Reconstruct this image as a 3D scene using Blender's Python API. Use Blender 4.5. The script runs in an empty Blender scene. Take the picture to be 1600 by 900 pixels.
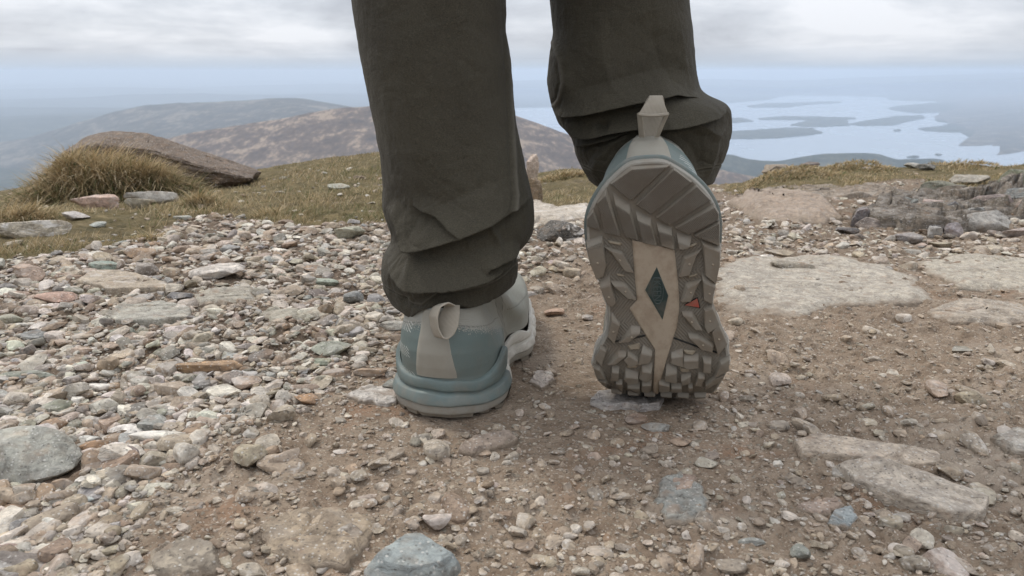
EXPOSURE = 0.08
SKYZEN = 1.6
SUN_E = 1.5
HAZE = 6.2e-5
import bpy, bmesh, math, random, json
import numpy as np
from mathutils import Vector, Matrix
random.seed(7); RS = np.random.RandomState(11)
scn = bpy.context.scene
COL = scn.collection
R = math.radians

# ------------------------------------------------------------------ camera
CAMZ = .24; PITCH = R(15.8); FPX = 1200.
cam = bpy.data.cameras.new('camera'); co = bpy.data.objects.new('camera', cam); COL.objects.link(co)
co.location = (0, 0, CAMZ); co.rotation_euler = (R(90) - PITCH, 0, 0)
cam.sensor_width = 36; cam.lens = 27.0; cam.clip_start = .01; cam.clip_end = 400000
cam.dof.use_dof = True; cam.dof.focus_distance = .58; cam.dof.aperture_fstop = 26
scn.camera = co
scn.view_settings.view_transform = 'Standard'; scn.view_settings.look = 'None'
scn.view_settings.exposure = EXPOSURE; scn.view_settings.gamma = 1
scn.cycles.max_bounces = 6; scn.cycles.volume_bounces = 1; scn.cycles.diffuse_bounces = 4

# ------------------------------------------------------------------ node helper
class NT:
    def __init__(s, tree): s.t = tree; s.n = tree.nodes; s.l = tree.links
    def node(s, typ, **kw):
        n = s.n.new(typ)
        for k, v in kw.items():
            if hasattr(n, k): setattr(n, k, v)
        return n
    def put(s, sock, v):
        if isinstance(v, bpy.types.NodeSocket): s.l.new(v, sock)
        elif v is not None:
            if hasattr(sock, 'default_value'):
                dv = sock.default_value
                if hasattr(dv, '__len__') and not hasattr(v, '__len__'): v = [v] * len(dv)
                if hasattr(dv, '__len__') and len(dv) == 4 and len(v) == 3: v = (*v, 1)
                sock.default_value = v
    def math(s, op, a, b=None, clamp=False):
        n = s.n.new('ShaderNodeMath'); n.operation = op; n.use_clamp = clamp
        s.put(n.inputs[0], a); s.put(n.inputs[1], b); return n.outputs[0]
    def vm(s, op, a, b=None):
        n = s.n.new('ShaderNodeVectorMath'); n.operation = op
        s.put(n.inputs[0], a); s.put(n.inputs[1], b); return n.outputs[0]
    def mix(s, f, a, b, mode='MIX'):
        n = s.n.new('ShaderNodeMix'); n.data_type = 'RGBA'; n.blend_type = mode
        s.put(n.inputs[0], f); s.put(n.inputs[6], a); s.put(n.inputs[7], b); return n.outputs[2]
    def noise(s, vec, scale, detail=3, rough=.55, dist=0.):
        n = s.n.new('ShaderNodeTexNoise'); s.put(n.inputs['Vector'], vec)
        s.put(n.inputs['Scale'], scale); s.put(n.inputs['Detail'], detail); s.put(n.inputs['Roughness'], rough); s.put(n.inputs['Distortion'], dist)
        return n.outputs[0]
    def vor(s, vec, scale, out='Distance', feature='F1', rnd=1.):
        n = s.n.new('ShaderNodeTexVoronoi'); n.feature = feature; s.put(n.inputs['Vector'], vec); s.put(n.inputs['Scale'], scale)
        s.put(n.inputs['Randomness'], rnd); return n.outputs[out]
    def ramp(s, f, pts, interp='LINEAR'):
        n = s.n.new('ShaderNodeValToRGB'); n.color_ramp.interpolation = interp
        e = n.color_ramp.elements
        while len(e) < len(pts): e.new(.5)
        for k, (p, c) in enumerate(pts):
            e[k].position = p; e[k].color = (*c, 1) if hasattr(c, '__len__') else (c, c, c, 1)
        s.put(n.inputs[0], f); return n.outputs[0]
    def maprange(s, v, a, b, c=0., d=1.):
        n = s.n.new('ShaderNodeMapRange'); s.put(n.inputs[0], v)
        for i, q in enumerate((a, b, c, d)): s.put(n.inputs[i + 1], q)
        return n.outputs[0]
    def attr(s, name, out='Vector'):
        n = s.n.new('ShaderNodeAttribute'); n.attribute_name = name; return n.outputs[out]
    def sep(s, v):
        n = s.n.new('ShaderNodeSeparateXYZ'); s.put(n.inputs[0], v); return n.outputs
    def comb(s, x, y, z):
        n = s.n.new('ShaderNodeCombineXYZ'); s.put(n.inputs[0], x); s.put(n.inputs[1], y); s.put(n.inputs[2], z); return n.outputs[0]
    def bump(s, h, dist, strength=1., normal=None):
        n = s.n.new('ShaderNodeBump'); s.put(n.inputs['Height'], h); s.put(n.inputs['Distance'], dist); s.put(n.inputs['Strength'], strength)
        if normal is not None: s.put(n.inputs['Normal'], normal)
        return n.outputs[0]
def material(name, fn, rough=.85, spec=.3):
    m = bpy.data.materials.new(name); m.use_nodes = True
    t = NT(m.node_tree); b = m.node_tree.nodes['Principled BSDF']
    b.inputs['Roughness'].default_value = rough; b.inputs['Specular IOR Level'].default_value = spec
    fn(t, b); return m
def pos(t): return t.node('ShaderNodeNewGeometry').outputs['Position']

# ------------------------------------------------------------------ sky and sun
SUN_EL, SUN_AZ = R(50), R(-48)          # azimuth from +Y towards +X
w = bpy.data.worlds.new('World'); scn.world = w; w.use_nodes = True
t = NT(w.node_tree); w.node_tree.nodes.clear()
tc = t.node('ShaderNodeTexCoord').outputs['Generated']
sky = t.node('ShaderNodeTexSky'); sky.sky_type = 'NISHITA'; sky.sun_disc = False
sky.sun_elevation = SUN_EL; sky.sun_rotation = SUN_AZ; sky.altitude = 970; sky.air_density = 1.2; sky.dust_density = 2.5
bg1 = t.node('ShaderNodeBackground'); t.put(bg1.inputs[0], sky.outputs[0]); bg1.inputs[1].default_value = .10
x, y, z = t.sep(tc)
zc = t.math('MAXIMUM', z, .0)
den = t.math('ADD', zc, .035)
cx = t.math('DIVIDE', x, den); cy = t.math('DIVIDE', y, den)
cv = t.comb(cx, cy, 3.7)
n1 = t.noise(cv, .20, 4, .5, .5)
n2 = t.noise(t.vm('ADD', cv, (3.1, 7.7, 0)), .07, 3, .5)
n3 = t.noise(t.vm('MULTIPLY', tc, (3.2, 3.2, 11)), 1.0, 8, .58, .2)
nn = t.math('ADD', t.math('ADD', t.math('MULTIPLY', n1, .18), t.math('MULTIPLY', n2, .20)), t.math('MULTIPLY', n3, .62))
ccol = t.ramp(nn, [(.41, (.36, .38, .43)), (.47, (.48, .505, .565)), (.53, (.63, .66, .72)), (.60, (.82, .84, .89))])
zen = t.math('ADD', 1., t.math('MULTIPLY', zc, SKYZEN))
ccol = t.mix(1., ccol, t.comb(zen, zen, zen), 'MULTIPLY')
# the pale blue air below the cloud base
edge = t.math('ADD', zc, t.math('MULTIPLY', t.math('SUBTRACT', t.noise(cv, .16, 4, .5), .5), .045))
hz = t.maprange(edge, .002, .040); hz = t.math('MULTIPLY', t.math('MULTIPLY', hz, hz), t.math('SUBTRACT', 3., t.math('MULTIPLY', hz, 2.)))
low = t.mix(t.maprange(zc, .0, .030), (.50, .585, .70), (.64, .69, .765))
ccol = t.mix(hz, low, ccol)
bg2 = t.node('ShaderNodeBackground'); t.put(bg2.inputs[0], ccol); bg2.inputs[1].default_value = 1.
mx = t.node('ShaderNodeMixShader'); mx.inputs[0].default_value = .92
t.l.new(bg1.outputs[0], mx.inputs[1]); t.l.new(bg2.outputs[0], mx.inputs[2])
wo = t.node('ShaderNodeOutputWorld'); t.l.new(mx.outputs[0], wo.inputs[0])
sl = bpy.data.lights.new('sun', 'SUN'); sl.energy = SUN_E; sl.angle = R(12); sl.color = (1, .93, .83)
so = bpy.data.objects.new('sun', sl); COL.objects.link(so)
d = Vector((math.sin(SUN_AZ) * math.cos(SUN_EL), math.cos(SUN_AZ) * math.cos(SUN_EL), math.sin(SUN_EL)))
so.rotation_euler = d.to_track_quat('Z', 'Y').to_euler(); so.location = (0, 0, 5)

# ------------------------------------------------------------------ numpy noise
def _hash(ix, iy, iz, seed):
    h = (ix.astype(np.int64) * 374761393 + iy.astype(np.int64) * 668265263 + iz.astype(np.int64) * 1274126177 + seed * 974634777) & 0xffffffff
    h = ((h ^ (h >> 13)) * 1103515245) & 0xffffffff
    h = ((h ^ (h >> 16)) * 2246822519) & 0xffffffff
    return ((h ^ (h >> 15)) & 0xffffff) / float(0xffffff)
def vnoise(x, y, z=0., seed=0):
    x = np.asarray(x, float); y = np.asarray(y, float); z = np.asarray(z, float) + 0 * x
    ix, iy, iz = np.floor(x), np.floor(y), np.floor(z)
    fx, fy, fz = x - ix, y - iy, z - iz
    fx = fx * fx * (3 - 2 * fx); fy = fy * fy * (3 - 2 * fy); fz = fz * fz * (3 - 2 * fz)
    r = 0
    for a in (0, 1):
        for b in (0, 1):
            for c in (0, 1):
                r = r + _hash(ix + a, iy + b, iz + c, seed) * (fx if a else 1 - fx) * (fy if b else 1 - fy) * (fz if c else 1 - fz)
    return r * 2 - 1
def fbm(x, y, z=0., octv=4, seed=0, gain=.5):
    s = 0; a = 1; n = 0
    for k in range(octv):
        s = s + a * vnoise(x * 2 ** k + 17.3 * k, y * 2 ** k - 9.1 * k, z * 2 ** k + 4.7 * k, seed + k); n += a; a *= gain
    return s / n
def worley(x, y, seed=0):
    ix, iy = np.floor(x), np.floor(y); d1 = np.full(x.shape, 9.); idr = np.zeros(x.shape); d2 = np.full(x.shape, 9.)
    for a in (-1, 0, 1):
        for b in (-1, 0, 1):
            jx, jy = ix + a, iy + b
            px = jx + _hash(jx, jy, jx * 0, seed); py = jy + _hash(jx, jy, jx * 0, seed + 5); r = _hash(jx, jy, jx * 0, seed + 9)
            dd = np.hypot(x - px, y - py)
            m = dd < d1
            d2 = np.where(m, d1, np.minimum(d2, dd)); d1 = np.where(m, dd, d1); idr = np.where(m, r, idr)
    return d1, d2, idr
def sst(x, a, b):
    t_ = np.clip((x - a) / (b - a), 0, 1); return t_ * t_ * (3 - 2 * t_)

# ------------------------------------------------------------------ mesh helpers
def mesh(name, V, Fc, mats=(), smooth=True, attrs=None, midx=None):
    me = bpy.data.meshes.new(name)
    V = np.asarray(V, np.float32).reshape(-1, 3)
    if isinstance(Fc, np.ndarray) and Fc.ndim == 2:
        k = Fc.shape[1]; nf = len(Fc)
        me.vertices.add(len(V)); me.vertices.foreach_set('co', V.ravel())
        me.loops.add(nf * k); me.loops.foreach_set('vertex_index', Fc.astype(np.int32).ravel())
        me.polygons.add(nf); me.polygons.foreach_set('loop_start', np.arange(0, nf * k, k, dtype=np.int32))
    else:
        me.from_pydata(V.tolist(), [], [tuple(int(i) for i in f) for f in Fc])
    me.update(calc_edges=True)
    if smooth: me.polygons.foreach_set('use_smooth', np.ones(len(me.polygons), bool))
    for m in mats: me.materials.append(m)
    if midx is not None: me.polygons.foreach_set('material_index', np.asarray(midx, np.int32))
    for k, a in (attrs or {}).items():
        a = np.asarray(a, np.float32)
        if a.ndim == 2 and a.shape[1] == 3:
            at_ = me.attributes.new(k, 'FLOAT_VECTOR', 'POINT'); at_.data.foreach_set('vector', a.ravel())
        else:
            at_ = me.attributes.new(k, 'FLOAT', 'POINT'); at_.data.foreach_set('value', a.ravel())
    me.validate(); return me
def link(name, me, parent=None, loc=None, **props):
    o = bpy.data.objects.new(name, me); COL.objects.link(o)
    if parent is not None: o.parent = parent
    if loc is not None: o.location = loc
    for k, v in props.items(): o[k] = v
    return o
def tag(o, label, cat, group=None):
    o['label'] = label; o['category'] = cat
    if group: o['group'] = group
    return o
def grid_faces(nr, nc, wrap=False):
    r = np.arange(nr - 1)[:, None]; c = np.arange(nc if wrap else nc - 1)[None, :]
    c2 = (c + 1) % nc
    return np.stack([r * nc + c, r * nc + c2, (r + 1) * nc + c2, (r + 1) * nc + c], -1).reshape(-1, 4)

# ------------------------------------------------------------------ where a sight line meets the ground
def ray_plane(px, py, Y):
    """world x, z of the point seen at (px, py) at distance Y ahead"""
    t_ = (450. - np.asarray(py, float)) / FPX
    z = Y * (t_ * math.cos(PITCH) - math.sin(PITCH)) / (math.cos(PITCH) + t_ * math.sin(PITCH))
    d_ = Y * math.cos(PITCH) - z * math.sin(PITCH)
    return (np.asarray(px, float) - 800) / FPX * d_, z + CAMZ
_cp = np.array([(-400, 300), (0, 300), (60, 290), (100, 282), (330, 272), (400, 264), (450, 254), (500, 248), (560, 241), (600, 237), (700, 242), (800, 266), (840, 273), (880, 266), (920, 263), (1000, 276), (1120, 293), (1160, 288), (1200, 270), (1260, 262), (1330, 257), (1400, 262), (1450, 260), (1500, 263), (1560, 260), (1600, 256), (2000, 254)], float)
_cx, _cz = ray_plane(_cp[:, 0], _cp[:, 1], 3.0)
FEET = [(-.04, .52, .10), (-.02, .66, .10), (.10, .54, .10)]
def H(x, y, fine=True):
    x = np.asarray(x, float); y = np.asarray(y, float)
    yy = np.maximum(y, .3)
    zc_ = np.interp(x / yy * 3, _cx, _cz)
    front = sst(y, -1.5, 1.0)
    z = zc_ * np.clip((y - 1) / 2, 0, 1.0) * front
    r = np.hypot(x, y)
    rr = np.maximum(r - np.maximum(3.0, 3.0 * r / np.maximum(yy, .5)) * front - 3.0 * (1 - front), 0)
    rr = np.where(y > 0, np.minimum(rr, np.maximum(y - 3, 0) + np.maximum(np.abs(x) - 3.2, 0)), rr)
    z = z - .5 * rr * rr / (rr + .5)
    flat = np.ones_like(x)
    for fx, fy, fr in FEET:
        flat = np.minimum(flat, sst(np.hypot(x - fx, y - fy), fr * .6, fr * 1.6))
    far = np.clip(1.2 - r / 8, 0, 1)
    z = z + far * flat * (.010 * fbm(x * 4, y * 4, 0, 3, 3) + .004 * fbm(x * 14, y * 14, 0, 3, 5))
    z = z + far * .022 * fbm(x * 2.2, y * 2.2, 0, 3, 8) * sst(y, .9, 1.8)
    if fine:
        k = far * (.30 + .70 * flat)
        z = z + k * (.0036 * fbm(x * 55, y * 55, 0, 3, 21))
        d1, d2, idr = worley(x * 85 + .6 * fbm(x * 60, y * 60, 0, 2, 2), y * 120, 31)
        z = z + k * .0040 * np.clip(idr * 2 - 1, 0, 1) * sst(d2 - d1, 0, .35)
        z = z + k * .0018 * (vnoise(x * 260, y * 260, 0, 77))
    return z
def at(px, py):
    px = np.atleast_1d(np.asarray(px, float)); py = np.atleast_1d(np.asarray(py, float))
    dx = (px - 800) / FPX; dv = (450 - py) / FPX
    D = np.stack([dx, math.cos(PITCH) + dv * math.sin(PITCH), -math.sin(PITCH) + dv * math.cos(PITCH)], -1)
    ts = np.geomspace(.25, 5.2, 64)
    lo = np.full(px.shape, ts[0]); found = np.zeros(px.shape, bool); prev = ts[0]
    hi = np.full(px.shape, 6.)
    for tt in ts[1:]:
        below = (CAMZ + D[:, 2] * tt) < H(D[:, 0] * tt, D[:, 1] * tt, False)
        new = below & ~found
        lo[new] = prev; hi[new] = tt; found |= new; prev = tt
    for _ in range(11):
        mid = (lo + hi) / 2
        b = (CAMZ + D[:, 2] * mid) < H(D[:, 0] * mid, D[:, 1] * mid, False)
        hi = np.where(b, mid, hi); lo = np.where(b, lo, mid)
    X = D[:, 0] * hi; Y = D[:, 1] * hi
    return X, Y, H(X, Y, False), found
def depth_of(Y, Z): return Y * math.cos(PITCH) - (Z - CAMZ) * math.sin(PITCH)
def project(X, Y, Z):
    d_ = depth_of(Y, Z); v = Y * math.sin(PITCH) + (Z - CAMZ) * math.cos(PITCH)
    return 800 + FPX * X / d_, 450 - FPX * v / d_
def inpoly(px, py, poly):
    px = np.asarray(px); py = np.asarray(py); c = np.zeros(px.shape, bool); n = len(poly)
    for i in range(n):
        x1, y1 = poly[i]; x2, y2 = poly[(i + 1) % n]
        if y1 == y2: continue
        m = ((y1 > py) != (y2 > py)) & (px < (x2 - x1) * (py - y1) / (y2 - y1) + x1); c ^= m
    return c
# ------------------------------------------------------------------ ground materials
def ground_shader(t, b):
    p = pos(t)
    g = t.attr('grassy', 'Fac'); gv = t.attr('gravelly', 'Fac')
    base = t.ramp(t.noise(p, 9, 5, .6), [(.3, (.185, .142, .105)), (.5, (.275, .218, .165)), (.7, (.36, .30, .235))])
    n2 = t.noise(p, 60, 4, .65)
    base = t.mix(.55, base, t.ramp(n2, [(.3, (.10, .07, .05)), (.5, (.24, .19, .145)), (.72, (.40, .345, .28))]))
    rust = t.maprange(t.noise(t.vm('ADD', p, (5, 2, 1)), 14, 3, .6), .58, .7)
    base = t.mix(t.math('MULTIPLY', rust, .45), base, (.28, .155, .09))
    # grit: three sizes of mineral grains, each its own colour
    ht = t.math('MULTIPLY', n2, .3)
    for sc, lo, hi, amt in ((170, .45, .62, .6), (330, .35, .6, .8), (640, .2, .6, .8)):
        wv = t.vm('ADD', p, t.vm('MULTIPLY', t.comb(t.noise(p, sc * .8, 2), t.noise(p, sc * .9, 2), 0), (1.2 / sc,) * 3))
        wv = t.vm('MULTIPLY', wv, (1, 1.35, 1))
        v = t.n.new('ShaderNodeTexVoronoi'); t.put(v.inputs['Vector'], wv); v.inputs['Scale'].default_value = sc
        cr = t.sep(v.outputs['Color'])
        keep = t.maprange(cr[0], hi, hi - .05) if False else t.math('GREATER_THAN', cr[0], lo)
        body = t.maprange(v.outputs['Distance'], .42, .30)
        m = t.math('MULTIPLY', keep, body)
        gc = t.ramp(cr[1], [(0, (.09, .075, .06)), (.22, (.20, .15, .11)), (.45, (.31, .25, .19)), (.62, (.24, .25, .22)), (.8, (.45, .39, .33)), (1, (.66, .63, .58))])
        base = t.mix(t.math('MULTIPLY', m, amt * .85), base, gc)
        ht = t.math('ADD', ht, t.math('MULTIPLY', t.math('MULTIPLY', keep, t.maprange(v.outputs['Distance'], .5, .1)), 60. / sc))
    # larger stains where flat rock shows through
    dampn = t.maprange(t.noise(p, 3.1, 3, .6), .4, .68)
    base = t.mix(t.math('MULTIPLY', dampn, .30), base, (.12, .092, .07))
    rk = t.noise(t.vm('MULTIPLY', p, (4.5, 7.5, 1)), 1, 5, .6, .5)
    rk = t.math('MULTIPLY', t.maprange(rk, .55, .62), t.maprange(gv, .5, .25))
    base = t.mix(t.math('MULTIPLY', rk, .6), base, t.ramp(t.noise(t.vm('MULTIPLY', p, (30, 90, 30)), 1, 4, .6), [(.3, (.24, .20, .165)), (.6, (.42, .37, .31))]))
    soil = t.ramp(t.noise(p, 30, 4, .7), [(.3, (.06, .055, .025)), (.55, (.14, .115, .06)), (.75, (.26, .21, .12))])
    base = t.mix(t.math('MULTIPLY', t.maprange(gv, .5, .95), .55), base, (.085, .062, .045))  # dark brown fines under the gravel, also painting in shaded gaps between stones
    base = t.mix(g, base, soil)
    base = t.mix(1., base, (.97, .915, .845), 'MULTIPLY')
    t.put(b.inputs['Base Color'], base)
    fine = t.noise(p, 900, 3, .7)
    nb = t.bump(fine, .0005, .8)
    nb = t.bump(ht, .0030, 1., nb)
    t.put(b.inputs['Normal'], nb)
M = {}
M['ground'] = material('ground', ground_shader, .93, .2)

LEFTG = [(-600, 420), (0, 408), (60, 400), (130, 392), (235, 372), (262, 352), (330, 335), (400, 345), (480, 354), (560, 350), (600, 350), (640, 330), (700, 240), (-600, 220)]
MIDG = [(790, 336), (850, 335), (890, 332), (940, 325), (1010, 320), (1010, 240), (790, 240)]
RIGHTG = [(1130, 300), (1200, 304), (1260, 305), (1290, 296), (1340, 290), (1400, 280), (1450, 280), (1440, 300), (1420, 312), (1500, 312), (1540, 305), (1600, 300), (1800, 290), (1800, 235), (1150, 235)]
def grass_mask(px, py):
    m = inpoly(px, py, LEFTG) | inpoly(px, py, MIDG) | inpoly(px, py, RIGHTG)
    return m
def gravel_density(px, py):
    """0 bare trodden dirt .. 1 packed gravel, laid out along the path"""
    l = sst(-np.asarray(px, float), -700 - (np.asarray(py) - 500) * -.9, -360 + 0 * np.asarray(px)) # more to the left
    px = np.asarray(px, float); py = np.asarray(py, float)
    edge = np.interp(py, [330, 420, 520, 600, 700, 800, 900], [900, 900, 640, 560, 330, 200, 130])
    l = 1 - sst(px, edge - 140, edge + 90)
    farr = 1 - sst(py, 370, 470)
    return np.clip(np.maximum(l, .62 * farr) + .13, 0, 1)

# ------------------------------------------------------------------ ground sheet near the walker
def steps(segs):
    out = []
    for a, b_, n in segs: out.append(np.linspace(a, b_, n, endpoint=False))
    out.append([segs[-1][1]]); return np.concatenate(out)
gx = steps([(-5, -1.6, 70), (-1.6, -.7, 110), (-.7, -.35, 90), (-.35, .35, 260), (.35, .7, 90), (.7, 1.6, 110), (1.6, 5, 70)])
gy = steps([(-1.2, .15, 30), (.15, .9, 330), (.9, 1.7, 180), (1.7, 3.4, 180), (3.4, 4.6, 20)])
X, Y = np.meshgrid(gx, gy)
Z = H(X, Y)
PXg, PYg = project(X, np.maximum(Y, .1), Z)
gm = (grass_mask(PXg, PYg) & (Y > .2)).astype(float)
for _ in range(3):
    gm[1:-1, 1:-1] = (gm[1:-1, 1:-1] + gm[:-2, 1:-1] + gm[2:, 1:-1] + gm[1:-1, :-2] + gm[1:-1, 2:]) / 5
gm = np.clip(gm + .35 * fbm(X * 9, Y * 9, 0, 3, 4) * (gm > .02), 0, 1)
gm = np.where(Y > 2.9, np.maximum(gm, .6), gm)
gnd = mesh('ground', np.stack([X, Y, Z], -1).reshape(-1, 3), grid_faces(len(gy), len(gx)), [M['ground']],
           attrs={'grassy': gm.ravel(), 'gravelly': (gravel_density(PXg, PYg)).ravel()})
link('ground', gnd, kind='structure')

# ------------------------------------------------------------------ the mountain's own slope and the far country
def moor_shader(a, b_, c, sc, bump=0.):
    def f(t, bs):
        p = pos(t); q = t.vm('MULTIPLY', p, (1, 1, 1.6))
        n = t.noise(t.vm('MULTIPLY', q, (sc, sc, sc)), 1, 6, .62, .6)
        n2 = t.noise(t.vm('MULTIPLY', q, (sc * 6, sc * 2.2, sc * 6)), 1, 4, .6)
        k = t.math('ADD', t.math('MULTIPLY', n, .62), t.math('MULTIPLY', n2, .38))
        t.put(bs.inputs['Base Color'], t.ramp(k, [(.36, a), (.50, b_), (.60, c)]))
    return f
M['moor'] = material('moor', moor_shader((.07, .058, .05), (.125, .095, .075), (.30, .23, .165), .007), .95, .1)
M['far_moor'] = material('far_moor', moor_shader((.038, .042, .038), (.078, .074, .062), (.19, .165, .13), .0032), .95, .1)
M['wood'] = material('woodland', moor_shader((.018, .026, .018), (.034, .044, .030), (.085, .085, .06), .0035), .95, .1)
th = np.linspace(0, 2 * math.pi, 241)[:-1]
rr = np.concatenate([[4.3, 5, 6, 8], np.geomspace(11, 2600, 60)])
TH, RR = np.meshgrid(th, rr)
X = RR * np.sin(TH); Y = RR * np.cos(TH)
Z = np.maximum(H(X, Y, False), -957.) + np.clip(RR - 40, 0, 400) * .05 * fbm(X / 160, Y / 160, 0, 4, 6) - .02
link('mountain_slope', mesh('mountain_slope', np.stack([X, Y, Z], -1).reshape(-1, 3), grid_faces(len(rr), len(th), True), [M['moor']],
     attrs={}), kind='structure')
WZ = -950.
rr = np.concatenate([[1500, 2200, 3000], np.geomspace(3600, 125000, 150)])
th = np.linspace(0, 2 * math.pi, 721)[:-1]
TH, RR = np.meshgrid(th, rr)
X = RR * np.sin(TH); Y = RR * np.cos(TH)
px_, py_ = project(X, np.maximum(Y, 100), WZ + 0 * X)
wet = (px_ > 640) & (px_ < 2100) & (py_ > 150) & (Y > 0)
dry = np.clip((RR - 33000) / 20000, 0, 1) + (1 - wet.astype(float)) * np.clip((RR - 4000) / 9000, 0, 1) * (px_ < 600)
Z = WZ - 5 + np.clip(dry, 0, 1) * (np.clip(fbm(X / 9000, Y / 5000, 0, 4, 61) + .12, 0, 1) * 420 + 20)
link('lowland', mesh('lowland', np.stack([X, Y, Z], -1).reshape(-1, 3), grid_faces(len(rr), len(th), True), [M['wood']]), kind='structure')

def on_plane(px, py, zw):
    t_ = (450 - np.asarray(py, float)) / FPX
    Y = (zw - CAMZ) / ((t_ * math.cos(PITCH) - math.sin(PITCH)) / (math.cos(PITCH) + t_ * math.sin(PITCH)))
    d_ = Y * math.cos(PITCH) - (zw - CAMZ) * math.sin(PITCH)
    return (np.asarray(px, float) - 800) / FPX * d_, Y
def perim(poly, n):
    P = np.array(poly, float); Q = np.vstack([P, P[:1]]); s = np.r_[0, np.cumsum(np.hypot(*np.diff(Q, axis=0).T))]
    u = np.linspace(0, s[-1], n, endpoint=False)
    return np.stack([np.interp(u, s, Q[:, 0]), np.interp(u, s, Q[:, 1])], -1)
# the loch, traced round its shore
shore = [(690, 171), (820, 169), (900, 166), (1060, 165), (1138, 161), (1205, 156), (1215, 152), (1240, 149.5), (1290, 148.5), (1385, 152.5), (1391, 157), (1432, 157.5), (1471, 158.5), (1462, 162), (1425, 164), (1394, 166.5), (1386, 169), (1396, 173), (1434, 177), (1462, 176), (1478, 175), (1473, 181), (1460, 186), (1463, 190), (1496, 194.5), (1470, 197), (1431, 201), (1446, 205.5), (1502, 207.5), (1512, 214), (1535, 221), (1600, 229), (1750, 246), (1900, 300), (1500, 300), (1000, 300), (700, 186)]
P = perim(shore, 420)
P[:, 1] += .8 * fbm(P[:, 0] / 14., P[:, 1] / 5., 0, 3, 91)
wx, wy = on_plane(P[:, 0], P[:, 1], WZ)
def water_shader(t, b):
    p = pos(t)
    t.put(b.inputs['Base Color'], (.24, .30, .36))
    n = t.noise(t.vm('MULTIPLY', p, (.0012, .0004, 0)), 1, 4, .6)
    t.put(b.inputs['Roughness'], t.maprange(n,   .3, .7, .16, .30))
M['water'] = material('loch_water', water_shader, .3, .5)
bm = bmesh.new(); vs = [bm.verts.new((a, c, WZ)) for a, c in zip(wx, wy)]; f = bm.faces.new(vs); bmesh.ops.triangulate(bm, faces=[f])
me = bpy.data.meshes.new('loch'); bm.to_mesh(me); bm.free(); me.materials.append(M['water'])
if me.polygons[0].normal.z < 0: me.flip_normals()
link('loch_water', me, kind='structure')

def mound(name, poly, hgt, mat, seed, n=110, **props):
    P = perim(poly, n); c = P.mean(0)
    wx, wy = on_plane(P[:, 0], P[:, 1], WZ)
    nz = fbm(np.cos(np.arange(n) / n * 6.283) * 5, np.sin(np.arange(n) / n * 6.283) * 5, 0, 4, seed)
    cx_, cy_ = wx.mean(), wy.mean()
    wx = cx_ + (wx - cx_) * (1 + .12 * nz); wy = cy_ + (wy - cy_) * (1 + .12 * nz)
    V = []
    fs = [1, .985, .95, .88, .78, .65, .5, .34, .18, .03]
    for f_ in fs:
        x_ = cx_ + (wx - cx_) * f_; y_ = cy_ + (wy - cy_) * f_
        if f_ == 1: z_ = np.full(n, WZ - 3)
        else: z_ = WZ + 9 + hgt * (1 - f_ ** 1.6) * (.75 + .8 * fbm(x_ / 700, y_ / 900, 0, 4, seed)) + 8 * vnoise(x_ / 60, y_ / 60, 0, seed)
        V.append(np.stack([x_, y_, z_], -1))
    me = mesh(name, np.concatenate(V), grid_faces(len(fs), n, True), [mat])
    return link(name, me, **props)
isl = [([(1170, 165.5), (1190, 162), (1240, 161), (1312, 158.6), (1314, 160.5), (1260, 164), (1230, 168), (1172, 168.5)], 40, 'long low wooded island, farthest up the loch'),
       ([(1080, 186), (1160, 184.5), (1177, 190), (1150, 192), (1080, 193)], 30, 'small low island just right of the raised trouser leg'),
       ([(1184, 185.5), (1215, 182), (1270, 183), (1335, 184), (1341, 186), (1300, 188), (1190, 187.5)], 26, 'thin strip of an island in the middle of the loch'),
       ([(1236, 196), (1262, 188), (1300, 184), (1325, 187), (1331, 196), (1290, 198.5), (1250, 198.5)], 45, 'rounded wooded island left of centre in the loch'),
       ([(1328, 194), (1360, 188), (1400, 182), (1440, 180.5), (1449, 184), (1420, 190), (1395, 196), (1340, 197)], 45, 'long sloping wooded island beside the far right shore'),
       ([(1080, 208), (1160, 205), (1230, 200), (1268, 201), (1289, 208), (1250, 213), (1200, 217), (1080, 219)], 42, 'biggest wooded island, nearest on the left of the loch'),
       ([(1396, 204), (1405, 202.5), (1408, 204.5), (1400, 206)], 12, 'tiny round islet in open water in the middle of the loch'),
       ([(1417, 246), (1428, 244), (1437, 246), (1425, 247.5)], 9, 'tiny flat islet beside the headland at the near shore'),
       ([(1461, 242), (1467, 240.5), (1472, 242), (1466, 243.5)], 9, 'tiny islet alone off the tip of the near headland')]
for i, (pl, h_, lb) in enumerate(isl):
    o = mound('island', pl, h_, M['wood'], 200 + i, n=60 if h_ < 15 else 110, kind='structure')
    o['label'] = lb
mound('hillside', [(1478, 175), (1460, 187), (1496, 194), (1431, 201), (1446, 205), (1502, 207), (1535, 221), (1600, 229.5), (1750, 247), (2100, 240), (2100, 128), (1650, 130), (1540, 150), (1471, 158)], 210, M['far_moor'], 231, n=240, kind='structure')
mound('headland', [(1386, 169), (1425, 164), (1471, 160), (1520, 160), (1500, 172), (1478, 176), (1434, 177.5), (1396, 173)], 60, M['wood'], 233, kind='structure')

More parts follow.
